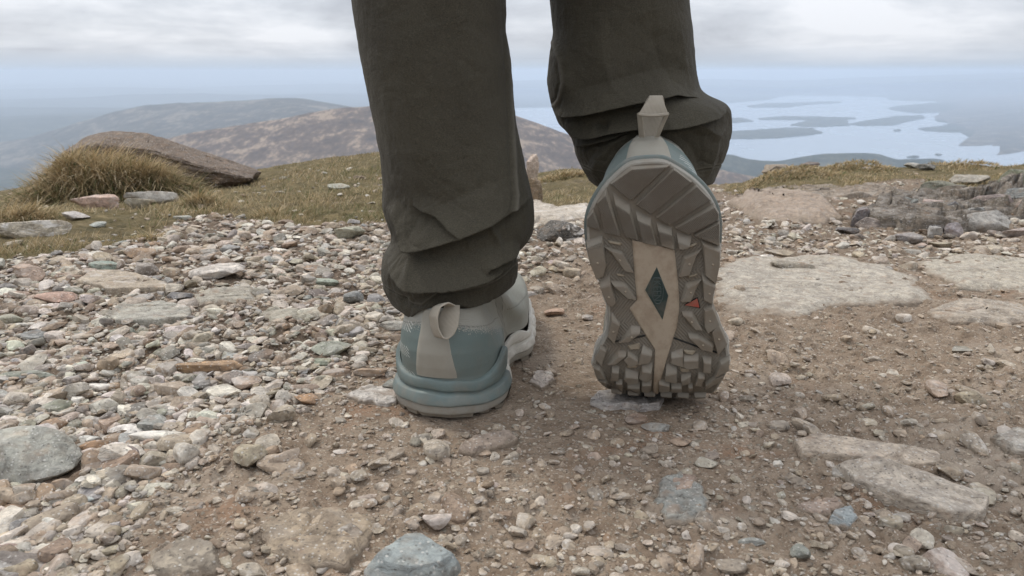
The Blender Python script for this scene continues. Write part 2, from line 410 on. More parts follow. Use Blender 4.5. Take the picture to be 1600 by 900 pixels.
def ridge(name, crest, D, near, slope_n, slope_f, mat, seed, amp, sc, nrow=46, ncol=260):
    C = np.array(crest, float)
    px = np.linspace(C[0, 0], C[-1, 0], ncol)
    # smooth crest
    py = np.interp(px, C[:, 0], C[:, 1]); k = max(3, ncol // 40)
    py = np.convolve(np.pad(py, k, mode='edge'), np.ones(2 * k + 1) / (2 * k + 1), 'valid')
    Dv = np.interp(px, [c[0] for c in crest], [D] * len(crest))
    V = []
    s = np.concatenate([np.linspace(-1, 0, nrow - 8)[:-1], np.linspace(0, 1, 9)])
    x0, z0 = ray_plane(px, py, Dv)
    for q in s:
        if q < 0: dist = q * (D - near); drop = slope_n * -dist * (1 - .25 * math.exp(q * 6))
        else: dist = q * D * .35; drop = slope_f * dist
        x_ = x0 / Dv * (Dv + dist); y_ = Dv + dist
        fade = 1 - math.exp(-abs(q) * 5)
        z_ = z0 - CAMZ * 0 - drop + amp * fade * fbm(x_ / sc, y_ / sc * .8, 0, 5, seed) + amp * .10 * fbm(x_ / sc * 6, y_ / sc * 6, 0, 3, seed + 1)
        V.append(np.stack([x_, y_, z_], -1))
    return link(name, mesh(name, np.concatenate(V), grid_faces(len(s), ncol), [mat]), kind='structure')
ridge('moorland_ridge', [(150, 262), (230, 226), (266, 214), (315, 203), (385, 195), (430, 187), (472, 178), (525, 169), (560, 167), (620, 163), (700, 165), (760, 170), (820, 184), (870, 204), (900, 214), (1010, 240), (1120, 263), (1180, 277), (1320, 310)], 4000, 2200, .27, .3, M['moor'], 301, 55, 420)
ridge('far_ridge', [(-500, 300), (-100, 238), (0, 223), (60, 212), (105, 197), (175, 176), (224, 164), (280, 161), (367, 158), (420, 154), (448, 152), (483, 154), (532, 164), (570, 172), (640, 186), (760, 215), (820, 230)], 9000, 5200, .13, .16, M['far_moor'], 321, 95, 1100)
ridge('distant_ridge', [(-500, 205), (-100, 193), (0, 187), (80, 180), (140, 171), (260, 167), (420, 172), (560, 182), (700, 196)], 17000, 12000, .05, .05, M['wood'], 341, 70, 2400, nrow=26)
ridge('near_hill', [(1040, 262), (1100, 252), (1122, 242), (1145, 241), (1164, 248), (1190, 251), (1216, 252), (1242, 247), (1281, 240.5), (1310, 240), (1340, 238.5), (1379, 241), (1395, 249), (1430, 248.5), (1463, 247), (1483, 252), (1492, 262), (1500, 275)], 7000, 5200, .20, .30, M['wood'], 361, 25, 350)
ridge('horizon_hills', [(560, 135), (700, 128), (900, 124), (1080, 123), (1250, 126), (1330, 121), (1450, 118), (1560, 114), (1700, 112), (1900, 118)], 42000, 34000, .03, .03, M['wood'], 381, 60, 5000, nrow=20)

# ------------------------------------------------------------------ the air between
hz = bpy.data.materials.new('haze'); hz.use_nodes = True; hz.node_tree.nodes.clear()
hv = hz.node_tree.nodes.new('ShaderNodeVolumePrincipled'); ho = hz.node_tree.nodes.new('ShaderNodeOutputMaterial')
hz.node_tree.links.new(hv.outputs[0], ho.inputs['Volume'])
hv.inputs['Color'].default_value = (.75, .86, 1.0, 1); hv.inputs['Density'].default_value = HAZE; hv.inputs['Anisotropy'].default_value = .2
bm = bmesh.new(); bmesh.ops.create_cube(bm, size=1)
bmesh.ops.scale(bm, vec=(270000, 270000, 960 + 60), verts=bm.verts); bmesh.ops.translate(bm, vec=(0, 0, (60 - 960) / 2), verts=bm.verts)
me = bpy.data.meshes.new('haze'); bm.to_mesh(me); bm.free(); me.materials.append(hz)
link('haze', me, kind='stuff')
# ------------------------------------------------------------------ the walker: shoe geometry (mm: a across, l from heel to toe, h up)
LUGS, BARS, MISC = json.loads('''[[["h",[[-25.9,13.1],[-12.6,3.1],[13.8,3.8],[-11.0,25.7],[-13.7,25.5]],[[-24.6,13.5],[-11.1,5.1],[10.4,4.9],[-11.9,24.5],[-13.6,24.4]]],["h",[[14.7,5.6],[26.3,15.6],[0.5,35.6],[-1.2,34.8],[-10.1,28.5]],[[15.0,6.9],[25.3,15.7],[0.3,34.5],[-1.0,34.4],[-8.9,28.1]]],["h",[[28.2,17.1],[37.9,27.7],[12.0,43.8],[10.6,43.0],[2.1,37.5]],[[28.7,18.5],[36.8,28.0],[11.7,42.8],[10.6,42.6],[3.6,37.6]]],["h",[[38.9,30.2],[42.5,37.1],[42.4,40.6],[25.0,50.7],[23.0,50.1],[13.7,44.6]],[[39.4,33.1],[41.6,37.1],[41.6,40.7],[24.6,49.6],[22.7,49.5],[15.0,45.3]]],["h",[[42.8,41.7],[42.8,59.3],[30.7,54.3],[25.7,50.7]],[[42.1,43.6],[42.2,58.4],[31.4,53.2],[26.8,51.3]]],["h",[[-42.4,40.6],[-41.8,34.8],[-36.7,27.9],[-32.8,43.7]],[[-41.6,40.5],[-41.0,35.6],[-37.6,31.8],[-33.6,43.4]]],["h",[[-34.8,24.8],[-27.3,14.4],[-19.6,48.9],[-30.9,46.0]],[[-33.8,25.3],[-29.0,21.5],[-21.5,48.2],[-30.8,45.5]]],["h",[[-24.5,17.7],[-13.4,26.6],[-8.0,52.5],[-17.5,49.7]],[[-22.5,28.6],[-13.8,34.9],[-9.9,51.7],[-17.4,49.1]]],["h",[[-10.5,31.0],[-0.3,37.3],[3.8,56.8],[-6.7,54.0]],[[-8.9,39.7],[-0.8,43.8],[1.9,56.3],[-6.2,53.7]]],["h",[[2.4,39.3],[12.7,44.6],[15.4,60.3],[5.2,57.2]],[[4.3,47.7],[12.4,50.8],[13.5,59.5],[5.7,56.5]]],["h",[[15.3,47.6],[25.7,50.7],[24.6,56.1],[18.4,60.5],[16.0,60.0]],[[16.3,55.5],[23.8,58.1],[22.9,58.9],[19.7,60.0],[17.1,59.7]]],["m",[[-42.6,52.4],[-32.4,48.9],[-31.2,67.9],[-33.4,74.7],[-37.6,76.6],[-41.3,66.7]],[[-41.6,57.6],[-33.5,55.1],[-31.9,67.9],[-33.7,73.9],[-37.6,75.8],[-40.3,66.7]]],["m",[[-32.5,55.7],[-20.1,60.3],[-14.1,73.5],[-20.0,72.1],[-27.2,61.8]],[[-27.7,58.4],[-20.3,61.4],[-14.8,72.8],[-19.3,71.6],[-26.1,60.0]]],["m",[[-35.9,79.9],[-29.4,76.6],[-26.0,94.3],[-29.1,97.5],[-32.3,95.5]],[[-34.9,85.1],[-29.2,83.7],[-26.6,94.3],[-29.1,96.7],[-31.7,94.7]]],["m",[[-28.6,80.4],[-20.5,81.7],[-17.4,84.3],[-12.7,93.2],[-18.3,92.2]],[[-25.4,83.7],[-20.5,84.0],[-17.9,84.8],[-13.3,92.8],[-18.0,91.6]]],["m",[[19.2,66.1],[32.0,60.9],[27.5,65.8],[23.4,77.1],[16.5,78.0]],[[21.2,66.7],[27.3,63.7],[26.8,65.7],[23.0,76.6],[17.5,77.4]]],["m",[[31.5,55.9],[42.4,60.7],[42.5,71.7],[40.2,83.4],[33.3,78.1]],[[33.3,59.6],[41.7,64.0],[41.5,71.7],[39.6,82.3],[34.2,77.3]]],["m",[[20.7,84.7],[31.6,82.0],[27.7,86.9],[24.1,96.3],[17.5,95.6]],[[22.1,87.4],[27.4,84.6],[27.0,86.9],[23.5,95.6],[18.5,95.4]]],["m",[[31.2,78.0],[40.0,83.9],[38.3,92.9],[37.9,98.5],[32.1,96.0]],[[32.5,84.1],[39.0,87.8],[37.6,92.9],[37.2,97.7],[32.7,94.9]]],["m",[[18.0,104.7],[24.5,105.2],[30.7,117.5],[25.0,117.5],[19.5,108.8]],[[19.0,107.2],[24.1,108.2],[29.8,116.9],[25.7,116.1],[20.9,109.2]]],["m",[[32.0,103.8],[37.9,100.1],[42.1,113.6],[34.6,120.3],[32.2,114.8]],[[33.2,104.8],[37.2,103.4],[41.1,113.8],[34.6,119.0],[33.1,114.8]]],["m",[[21.9,121.0],[28.8,121.8],[39.1,129.4],[36.9,134.1],[29.6,132.9]],[[23.6,124.2],[28.7,124.6],[36.4,130.1],[36.2,133.5],[30.6,131.9]]],["m",[[36.3,120.1],[41.9,112.7],[47.3,128.1],[41.0,136.5]],[[37.9,120.7],[41.2,115.3],[46.2,128.0],[41.1,135.2]]],["f",[[42.0,141.6],[49.1,138.4],[48.5,150.0],[38.2,155.1]],[[43.2,144.2],[48.2,141.1],[47.5,149.1],[39.3,154.2]]],["f",[[38.2,155.6],[46.0,152.1],[42.7,160.6],[32.0,167.9],[32.6,161.1]],[[39.0,156.3],[45.0,153.2],[41.9,159.6],[33.1,166.5],[33.5,162.0]]],["m",[[-29.3,103.7],[-24.0,111.8],[-28.5,125.4],[-32.7,120.0]],[[-29.1,109.9],[-24.7,112.8],[-28.6,124.4],[-32.2,119.3]]],["m",[[-16.8,114.1],[-10.5,114.6],[-11.3,119.1],[-18.2,124.7],[-24.9,124.9]],[[-16.4,119.1],[-11.6,118.9],[-12.2,119.5],[-18.3,124.1],[-24.2,124.3]]],["f",[[-37.8,127.6],[-33.8,131.4],[-38.0,143.6],[-43.3,136.8]],[[-38.4,129.8],[-34.8,131.9],[-38.3,142.3],[-42.5,136.3]]],["f",[[-26.6,132.3],[-20.3,132.9],[-21.2,136.3],[-27.5,142.1],[-34.3,142.6]],[[-25.9,136.2],[-21.5,136.1],[-22.1,136.7],[-28.2,141.3],[-33.4,141.8]]],["f",[[-8.9,128.5],[-2.6,133.2],[-4.2,141.5],[-13.3,143.0]],[[-10.4,134.4],[-3.6,136.2],[-5.0,140.8],[-12.4,142.2]]],["f",[[-19.6,132.3],[-12.2,138.3],[-12.3,142.6],[-19.1,144.5],[-23.0,138.7]],[[-18.7,136.3],[-13.4,139.9],[-13.1,141.9],[-18.8,143.7],[-22.2,138.8]]],["f",[[-44.4,142.3],[-39.1,144.1],[-36.0,156.2],[-42.3,155.2]],[[-43.9,144.1],[-40.1,146.8],[-36.9,154.2],[-41.9,154.1]]],["f",[[-31.3,144.3],[-26.0,145.0],[-26.6,156.8],[-33.2,156.8]],[[-31.0,148.5],[-26.9,149.1],[-27.6,156.0],[-32.5,156.0]]],["f",[[-10.8,143.3],[-2.7,141.8],[-3.9,156.5],[-8.5,158.4],[-13.0,154.3]],[[-10.0,148.6],[-4.4,149.6],[-5.3,155.4],[-8.3,157.3],[-12.1,153.8]]],["f",[[-22.0,147.2],[-12.8,150.3],[-13.0,158.6],[-20.6,160.7],[-23.8,155.2]],[[-21.6,153.1],[-14.0,154.2],[-13.9,158.0],[-19.9,159.5],[-22.9,155.2]]],["f",[[-42.4,156.1],[-36.0,158.6],[-30.9,173.1],[-37.1,168.7]],[[-41.5,156.7],[-36.3,159.6],[-34.0,195.7],[-36.6,166.7]]],["f",[[-29.3,158.0],[-24.4,158.3],[-24.8,171.6],[-29.1,173.5]],[[-29.0,160.4],[-25.0,160.8],[-25.2,170.3],[-30.4,195.2]]],["f",[[-21.4,161.7],[-12.4,162.0],[-13.8,196.0],[-22.0,172.9]],[[-20.8,165.3],[-13.1,165.4],[-13.2,171.2],[-23.0,196.0]]],["f",[[-10.9,158.6],[-3.9,157.5],[-4.6,165.2],[-5.9,172.4],[-12.1,170.7]],[[-10.5,161.6],[-4.7,161.2],[-5.2,165.0],[-6.3,170.7],[-11.4,169.2]]],["f",[[9.9,134.9],[17.7,132.0],[17.9,146.0],[9.3,142.8]],[[10.1,138.3],[17.3,137.6],[17.2,144.8],[10.0,142.1]]],["f",[[17.9,137.2],[28.4,136.5],[28.3,146.7],[20.9,147.7],[17.7,145.8]],[[18.5,140.9],[27.4,141.1],[27.3,145.9],[21.3,146.7],[18.2,145.0]]],["f",[[30.6,138.2],[37.2,139.4],[36.9,150.8],[30.8,150.2]],[[31.9,142.7],[36.0,143.7],[35.7,149.9],[31.4,149.4]]],["f",[[6.4,143.6],[13.9,146.4],[13.4,159.5],[5.0,156.8]],[[6.0,151.9],[12.8,150.2],[12.7,158.5],[5.7,156.3]]],["f",[[16.0,153.6],[22.9,151.3],[22.9,159.6],[17.3,161.8]],[[16.5,156.9],[22.3,153.4],[22.2,158.9],[17.5,160.8]]],["f",[[28.1,151.1],[32.6,152.7],[30.1,163.0],[25.2,161.8]],[[27.8,154.9],[31.9,155.3],[29.7,162.0],[25.9,161.1]]],["f",[[1.0,157.6],[8.6,160.4],[8.5,170.1],[0.8,169.9]],[[1.4,160.4],[8.0,162.4],[8.0,168.6],[1.3,168.5]]],["f",[[9.2,162.2],[16.7,162.8],[16.7,170.3],[9.1,170.6]],[[9.8,164.7],[16.1,164.9],[16.1,169.0],[9.7,169.2]]],["f",[[20.9,162.2],[24.4,162.8],[24.2,168.8],[20.9,168.9]],[[21.4,164.0],[24.0,164.4],[23.7,167.6],[21.3,167.6]]]],[[[-29.1,51.5],[-19.8,53.8],[-20.1,55.7],[-28.6,53.5]],[[-24.4,75.0],[-19.0,76.5],[-19.2,77.8],[-24.3,76.7]],[[19.1,59.3],[28.1,56.3],[28.4,57.8],[19.8,61.1]],[[21.8,79.3],[29.0,77.6],[28.5,79.0],[22.1,80.6]],[[-19.9,128.8],[-11.1,127.2],[-11.3,132.1],[-18.6,132.3]],[[-22.2,143.4],[-12.3,143.1],[-13.1,146.2],[-20.7,146.7]],[[18.1,133.4],[27.0,134.5],[24.6,137.8],[18.9,136.1]],[[15.4,146.8],[23.2,147.6],[21.6,151.3],[15.7,150.7]]],{"plate":[[-13.2,52.4],[1.5,56.6],[14.0,60.3],[15.7,77.1],[16.6,95.4],[16.2,104.0],[14.4,115.7],[11.3,124.4],[5.5,142.9],[-0.0,158.7],[-2.4,164.9],[-3.3,163.5],[-2.5,150.6],[-1.1,130.8],[-6.5,121.5],[-15.2,105.0],[-17.3,100.6],[-11.9,95.0],[-12.9,70.4]],"diamond":[[2.2,71.0],[9.2,92.2],[4.8,110.2],[-6.3,87.5]],"diamond_rim":[[2.2,70.3],[9.7,92.2],[4.7,111.6],[-6.9,87.7]],"tri":[[19.5,100.1],[28.1,95.3],[29.4,102.3]],"tri_rim":[[18.8,100.2],[28.4,94.6],[30.1,103.0]],"letters":{"frame":[[0.0,79.0],[4.2,79.2],[5.8,82.7],[6.1,88.0],[5.3,94.2],[3.2,98.1],[0.8,98.0],[-1.1,93.9],[-2.0,87.7],[-1.4,82.3]]},"cut":[[[-32.6,120.8],[-29.6,125.8],[-18.2,124.2],[-6.1,121.5]],[[11.7,124.2],[28.3,131.8],[41.0,136.5],[45.2,132.8]]]}]''')
SL = .262; BTH = R(84); BS0, BS1 = .055, .125
_ss = np.linspace(0, SL + .04, 3200); _k = np.clip((_ss - BS0) / (BS1 - BS0), 0, 1); _th = BTH * (_k * _k * (3 - 2 * _k) * .5 + _k * .5)
_ds = _ss[1] - _ss[0]
_py = -np.concatenate([[0], np.cumsum(np.cos(_th))[:-1]]) * _ds; _pz = np.concatenate([[0], np.cumsum(np.sin(_th))[:-1]]) * _ds
def edge_curl(a, l): return .0035 * (np.abs(a) / .045) ** 4 * sst(l, .145, .175)
def map_raised(P):
    """flat shoe coordinates (m) -> the raised shoe, bent over the ball and standing on its toe"""
    a, l, h = P[:, 0], P[:, 1], P[:, 2]
    h = h + edge_curl(a, l)
    hb = sst(l, .125, .165)
    h = np.where(h > .03, h * (1 - hb) + hb * (.03 + .014 * (1 - np.exp(-(h - .03) / .014))), h)
    rho, psi = R(5), R(8)
    u = a * math.cos(rho) + l * math.sin(rho); s = SL - (l * math.cos(rho) - a * math.sin(rho))
    yy = np.interp(s, _ss, _py); zz = np.interp(s, _ss, _pz); tt = np.interp(s, _ss, _th)
    yy = np.where(s < 0, -s, yy)
    over = np.maximum(s - _ss[-1], 0); yy = yy - over * math.cos(BTH); zz = zz + over * math.sin(BTH)
    yy = yy + h * np.sin(tt); zz = zz + h * np.cos(tt)
    zz = zz + .20 * np.maximum(P[:, 2] - .024, 0) * (1 - sst(P[:, 1], .01, .12))
    X = u * math.cos(psi) + yy * math.sin(psi); Y = -u * math.sin(psi) + yy * math.cos(psi)
    hx = np.interp(SL, _ss, _py) * math.sin(psi)
    return np.stack([X - hx + .0865, Y + .602, zz + .008], -1)
def map_planted(P):
    """the mirrored left shoe flat on the ground, toe turned a little outward"""
    a, l, h = -P[:, 0], P[:, 1], P[:, 2]
    h = h + edge_curl(a, l) + .012 * sst(l, .19, .27) ** 1.5 + .003 * sst(-l, -.02, .0)
    q = R(11.5)
    X = a * math.cos(q) + l * math.sin(q); Y = -a * math.sin(q) + l * math.cos(q)
    return np.stack([X - .0550, Y + .496, h + .0038], -1)

LT = np.array([(0, 1.2), (-5, 1.2), (-10, 1.5), (-13.8, 2.6), (-18.5, 5.8), (-25, 11.2), (-30, 16.7), (-34.6, 22.8), (-39.6, 31.9), (-41.9, 40.5), (-42.2, 49), (-41.7, 57.8), (-40.2, 67), (-37.4, 76.6), (-34.8, 85), (-32, 95.1), (-31.2, 104), (-31.6, 113), (-33.6, 120.5), (-37.8, 127.5), (-41.6, 134), (-43.6, 141), (-44.2, 149), (-43.2, 159), (-40.6, 172), (-38.4, 186), (-35, 205), (-29, 228), (-20, 249), (-9, 262), (0, 266)], float)
RT = np.array([(0, 1.2), (5, 1.3), (9.6, 2.2), (14, 4.8), (19.5, 8.6), (25.6, 13.4), (31, 19), (36, 25.4), (40.8, 34.8), (42.5, 43), (42.7, 50), (42.3, 58.4), (41.4, 72), (39.3, 83.3), (37.6, 92.7), (37.3, 99), (38, 107.6), (41.2, 115.5), (44.6, 122.5), (47.2, 131), (48.4, 140.4), (47.9, 150), (45.2, 159), (42, 172), (39, 186), (35.5, 205), (29, 228), (20, 249), (9, 262), (0, 266)], float)
def smooth_outline(n=220):
    P = np.vstack([LT[::-1][:-1], RT])      # toe -> heel on the left, heel -> toe on the right
    P = P[:-1]
    for _ in range(2):
        Q = np.roll(P, -1, 0); P = np.stack([.75 * P + .25 * Q, .25 * P + .75 * Q], 1).reshape(-1, 2)
    Q = np.vstack([P, P[:1]]); s = np.r_[0, np.cumsum(np.hypot(*np.diff(Q, axis=0).T))]
    u = np.linspace(0, s[-1], n, endpoint=False)
    return np.stack([np.interp(u, s, Q[:, 0]), np.interp(u, s, Q[:, 1])], -1) / 1000
OUT = smooth_outline()
_t = np.roll(OUT, -2, 0) - np.roll(OUT, 2, 0); _t /= np.linalg.norm(_t, axis=1)[:, None]
ONR = np.stack([-_t[:, 1], _t[:, 0]], -1)
if ((OUT - OUT.mean(0)) * ONR).sum() < 0: ONR = -ONR
def ring(off, h):
    P = OUT + ONR * (np.asarray(off) / 1000)[..., None] if np.ndim(off) else OUT + ONR * off / 1000
    return np.column_stack([P, np.full(len(P), 0.) + np.asarray(h) / 1000])
def stack(rings, cap=True):
    n = len(rings[0]); V = np.concatenate(rings); Fc = grid_faces(len(rings), n, True)
    return V, Fc
LM = OUT[:, 1] * 1000
def zsole(t):
    return t.attr('al')
# --- materials of the shoes and cloth
def al_xyz(t): return t.sep(t.attr('al'))
def dirt(t, col, amt=.5, sc=90, tint=(.20, .15, .10)):
    p = pos(t)
    k = t.maprange(t.noise(p, sc, 4, .65), .46, .66)
    sp = t.maprange(t.noise(p, sc * 7, 2, .6), .66, .72)
    k = t.math('MAXIMUM', t.math('MULTIPLY', k, amt), t.math('MULTIPLY', sp, amt * .9))
    return t.mix(k, col, tint)
def f_rubber(t, b):
    a, l, h = al_xyz(t)
    col = dirt(t, (.225, .198, .155), .5)
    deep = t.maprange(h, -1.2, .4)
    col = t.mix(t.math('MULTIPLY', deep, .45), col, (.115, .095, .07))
    mud = t.math('MULTIPLY', t.maprange(h, -2.9, -3.4), t.maprange(t.noise(pos(t), 45, 4, .6), .35, .6, .25, .75))
    col = t.mix(mud, col, (.165, .130, .092))
    t.put(b.inputs['Base Color'], col)
    # fine square knurling on the heel blocks, herring-bone siping between the lugs
    ga = t.math('SINE', t.math('MULTIPLY', a, 6.283 / 1.15)); gl = t.math('SINE', t.math('MULTIPLY', l, 6.283 / 1.15))
    kn = t.math('MULTIPLY', t.math('MULTIPLY', ga, gl), t.maprange(l, 58, 52))
    kn = t.math('MULTIPLY', kn, t.maprange(h, -2.6, -3.2))
    zz = t.math('MULTIPLY', t.math('PINGPONG', t.math('ADD', l, -4.), 18.), .8)
    sp = t.math('SINE', t.math('MULTIPLY', t.math('ADD', a, zz), 6.283 / 2.1))
    hh = t.math('MULTIPLY', kn, .22)
    nb = t.bump(t.noise(pos(t), 1500, 3, .6), .0003, .6)
    t.put(b.inputs['Normal'], t.bump(hh, .0022, 1., nb))
    r = t.maprange(t.noise(pos(t), 120, 3), .3, .7, .5, .75); t.put(b.inputs['Roughness'], r)
M['rubber'] = material('outsole_rubber', f_rubber, .6, .4)
def f_plain(col, amt=.25, sc=60, bsc=900, bd=.0002, rlo=.5, rhi=.7, tint=(.22, .17, .12)):
    def f(t, b):
        t.put(b.inputs['Base Color'], dirt(t, col, amt, sc, tint))
        t.put(b.inputs['Normal'], t.bump(t.noise(pos(t), bsc, 3, .6), bd, .7))
        t.put(b.inputs['Roughness'], t.maprange(t.noise(pos(t), 70, 3), .3, .7, rlo, rhi))
    return f

M['plate'] = material('tan_plate', f_plain((.36, .29, .21), .35, 120, tint=(.16, .10, .06)), .6, .35)
M['plate_dark'] = material('logo_green', f_plain((.020, .036, .032), .25, 100), .5, .4)
M['letter'] = material('logo_letters', f_plain((.045, .065, .06), .1), .45, .5)
M['red'] = material('red_badge', f_plain((.36, .07, .045), .4, 200), .5, .4)
M['black'] = material('black_rubber', f_plain((.02, .02, .018), .2), .6, .3)
M['bar'] = material('tan_bar', f_plain((.30, .25, .18), .3, 120), .6, .3)
M['rim'] = material('rim_rubber', f_plain((.30, .28, .235), .4, 90), .6, .35)
def f_midsole(t, b):
    a, l, h = al_xyz(t); p = pos(t)
    k = t.maprange(t.math('ADD', l, t.math('MULTIPLY', h, -.5)), 56, 57.5)
    col = t.mix(k, (.140, .178, .165), (.68, .64, .555))
    col = dirt(t, col, .22, 70)
    dust = t.maprange(t.math('ADD', t.noise(p, 55, 4, .65), t.math('MULTIPLY', h, -.012)), .30, .55)
    col = t.mix(t.math('MULTIPLY', dust, .40), col, (.27, .225, .18))
    t.put(b.inputs['Base Color'], col)
    dots = t.math('MULTIPLY', t.math('SINE', t.math('MULTIPLY', t.math('ADD', l, t.math('MULTIPLY', a, .7)), 5.2)), t.math('SINE', t.math('MULTIPLY', h, 4.6)))
    dots = t.math('MULTIPLY', dots, t.maprange(l, 22, 42))
    nb = t.bump(t.noise(p, 700, 3, .6), .0003, .6)
    t.put(b.inputs['Normal'], t.bump(dots, .0004, .7, nb))
    t.put(b.inputs['Roughness'], t.maprange(t.noise(p, 60, 3), .3, .7, .45, .7))
M['midsole'] = material('midsole_foam', f_midsole, .55, .4)
def f_upper(t, b):
    a, l, h = al_xyz(t); p = pos(t)
    teal = (.138, .176, .162); beige = (.36, .35, .30); pale = (.40, .40, .355)
    # printed film: solid green below, breaking up into dashes, then bare fabric
    lim = t.math('ADD', t.math('MULTIPLY', l, -.30), 64.)
    rel = t.math('SUBTRACT', h, lim)
    dn = t.vor(t.comb(t.math('MULTIPLY', a, .62), t.math('MULTIPLY', l, .62), t.math('MULTIPLY', h, 1.15)), 1.35)
    thr = t.maprange(rel, -4., 9., 1.1, .0)
    film = t.math('LESS_THAN', dn, thr)
    film = t.math('MULTIPLY', film, t.math('LESS_THAN', l, 100.))
    col = t.mix(film, beige, teal)
    col = t.mix(t.maprange(l, 96, 120), col, (.34, .34, .29))
    # woven ripstop forefoot
    # light slashes printed on the outer side
    sl = t.math('SINE', t.math('MULTIPLY', t.math('ADD', h, t.math('MULTIPLY', l, -.9)), 2.3))
    sl = t.math('MULTIPLY', t.math('GREATER_THAN', sl, .72), t.math('GREATER_THAN', a, 0))
    band1 = t.math('MULTIPLY', t.math('GREATER_THAN', t.math('SINE', t.math('MULTIPLY', h, .33)), .25), t.math('GREATER_THAN', l, 12))
    sl = t.math('MULTIPLY', t.math('MULTIPLY', sl, band1), t.math('LESS_THAN', l, 34))
    col = t.mix(t.math('MULTIPLY', sl, .9), col, (.62, .62, .56))
    def line(expr, wd): return t.math('LESS_THAN', t.math('ABSOLUTE', expr), wd)
    e1 = t.math('SUBTRACT', h, t.math('ADD', 68., t.math('MULTIPLY', l, -.22)))
    e2 = t.math('SUBTRACT', l, t.math('ADD', 128., t.math('MULTIPLY', h, -.75)))
    e3 = t.math('SUBTRACT', h, t.math('ADD', 52., t.math('MULTIPLY', t.math('SUBTRACT', l, 100.), -.16)))
    sm = t.math('MULTIPLY', line(e1, .45), t.math('LESS_THAN', l, 88.))
    sm = t.math('MAXIMUM', sm, t.math('MAXIMUM', line(e2, .5), line(t.math('SUBTRACT', e2, 6.), .5)))
    sm = t.math('MAXIMUM', sm, t.math('MULTIPLY', line(e3, .5), t.math('GREATER_THAN', l, 100.)))
    st_ = t.math('GREATER_THAN', t.math('SINE', t.math('MULTIPLY', t.math('ADD', l, h), 2.6)), -.2)
    strap = t.math('MULTIPLY', t.math('GREATER_THAN', e2, 0.), t.math('LESS_THAN', e2, 6.))
    col = t.mix(t.math('MULTIPLY', strap, .5), col, (.25, .245, .21))
    col = t.mix(t.math('MULTIPLY', t.math('MULTIPLY', sm, st_), .6), col, (.16, .155, .135))
    col = dirt(t, col, .14, 60)
    col = t.mix(t.math('MULTIPLY', t.maprange(h, 50, 28), .12), col, (.27, .225, .18))
    t.put(b.inputs['Base Color'], col)
    wv = t.math('MULTIPLY', t.math('SINE', t.math('MULTIPLY', t.math('ADD', a, l), 5.2)), t.math('SINE', t.math('MULTIPLY', h, 5.6)))
    rib = t.math('MAXIMUM', t.math('GREATER_THAN', t.math('SINE', t.math('MULTIPLY', l, 1.7)), .88), t.math('GREATER_THAN', t.math('SINE', t.math('MULTIPLY', t.math('ADD', h, a), 1.7)), .88))
    hh = t.math('ADD', t.math('MULTIPLY', wv, t.maprange(film, 1, 0, .03, .25)), t.math('MULTIPLY', rib, t.maprange(l, 90, 110, 0, .8)))
    hh = t.math('SUBTRACT', t.math('ADD', hh, t.math('MULTIPLY', strap, .9)), sm)
    t.put(b.inputs['Normal'], t.bump(hh, .0007, .8, t.bump(t.noise(p, 120, 3, .6), .0008, .5)))
    t.put(b.inputs['Roughness'], t.maprange(film, 0, 1, .85, .55))
M['upper'] = material('shoe_upper', f_upper, .7, .3)
def f_web(t, b):
    uv = t.attr('al'); a, l, h = t.sep(uv)
    t.put(b.inputs['Base Color'], dirt(t, (.47, .415, .33), .12, 90))
    k = t.math('SINE', t.math('MULTIPLY', a, 7.2)); k2 = t.math('SINE', t.math('MULTIPLY', l, 9.))
    t.put(b.inputs['Normal'], t.bump(t.math('ADD', k, t.math('MULTIPLY', k2, .4)), .00035, .8))
M['webbing'] = material('webbing', f_web, .85, .2)
def f_strip(t, b):
    a, l, h = al_xyz(t)
    t.put(b.inputs['Base Color'], dirt(t, (.37, .345, .285), .12, 60))
    k = t.math('MULTIPLY', t.math('SINE', t.math('MULTIPLY', a, 7.)), t.math('SINE', t.math('MULTIPLY', h, 7.)))
    t.put(b.inputs['Normal'], t.bump(k, .0003, .6))
M['strip'] = material('heel_strip_fabric', f_strip, .85, .2)
M['collar'] = material('collar_knit', f_plain((.21, .19, .155), .1, 60, 1200, .0006, .85, .95), .9, .2)

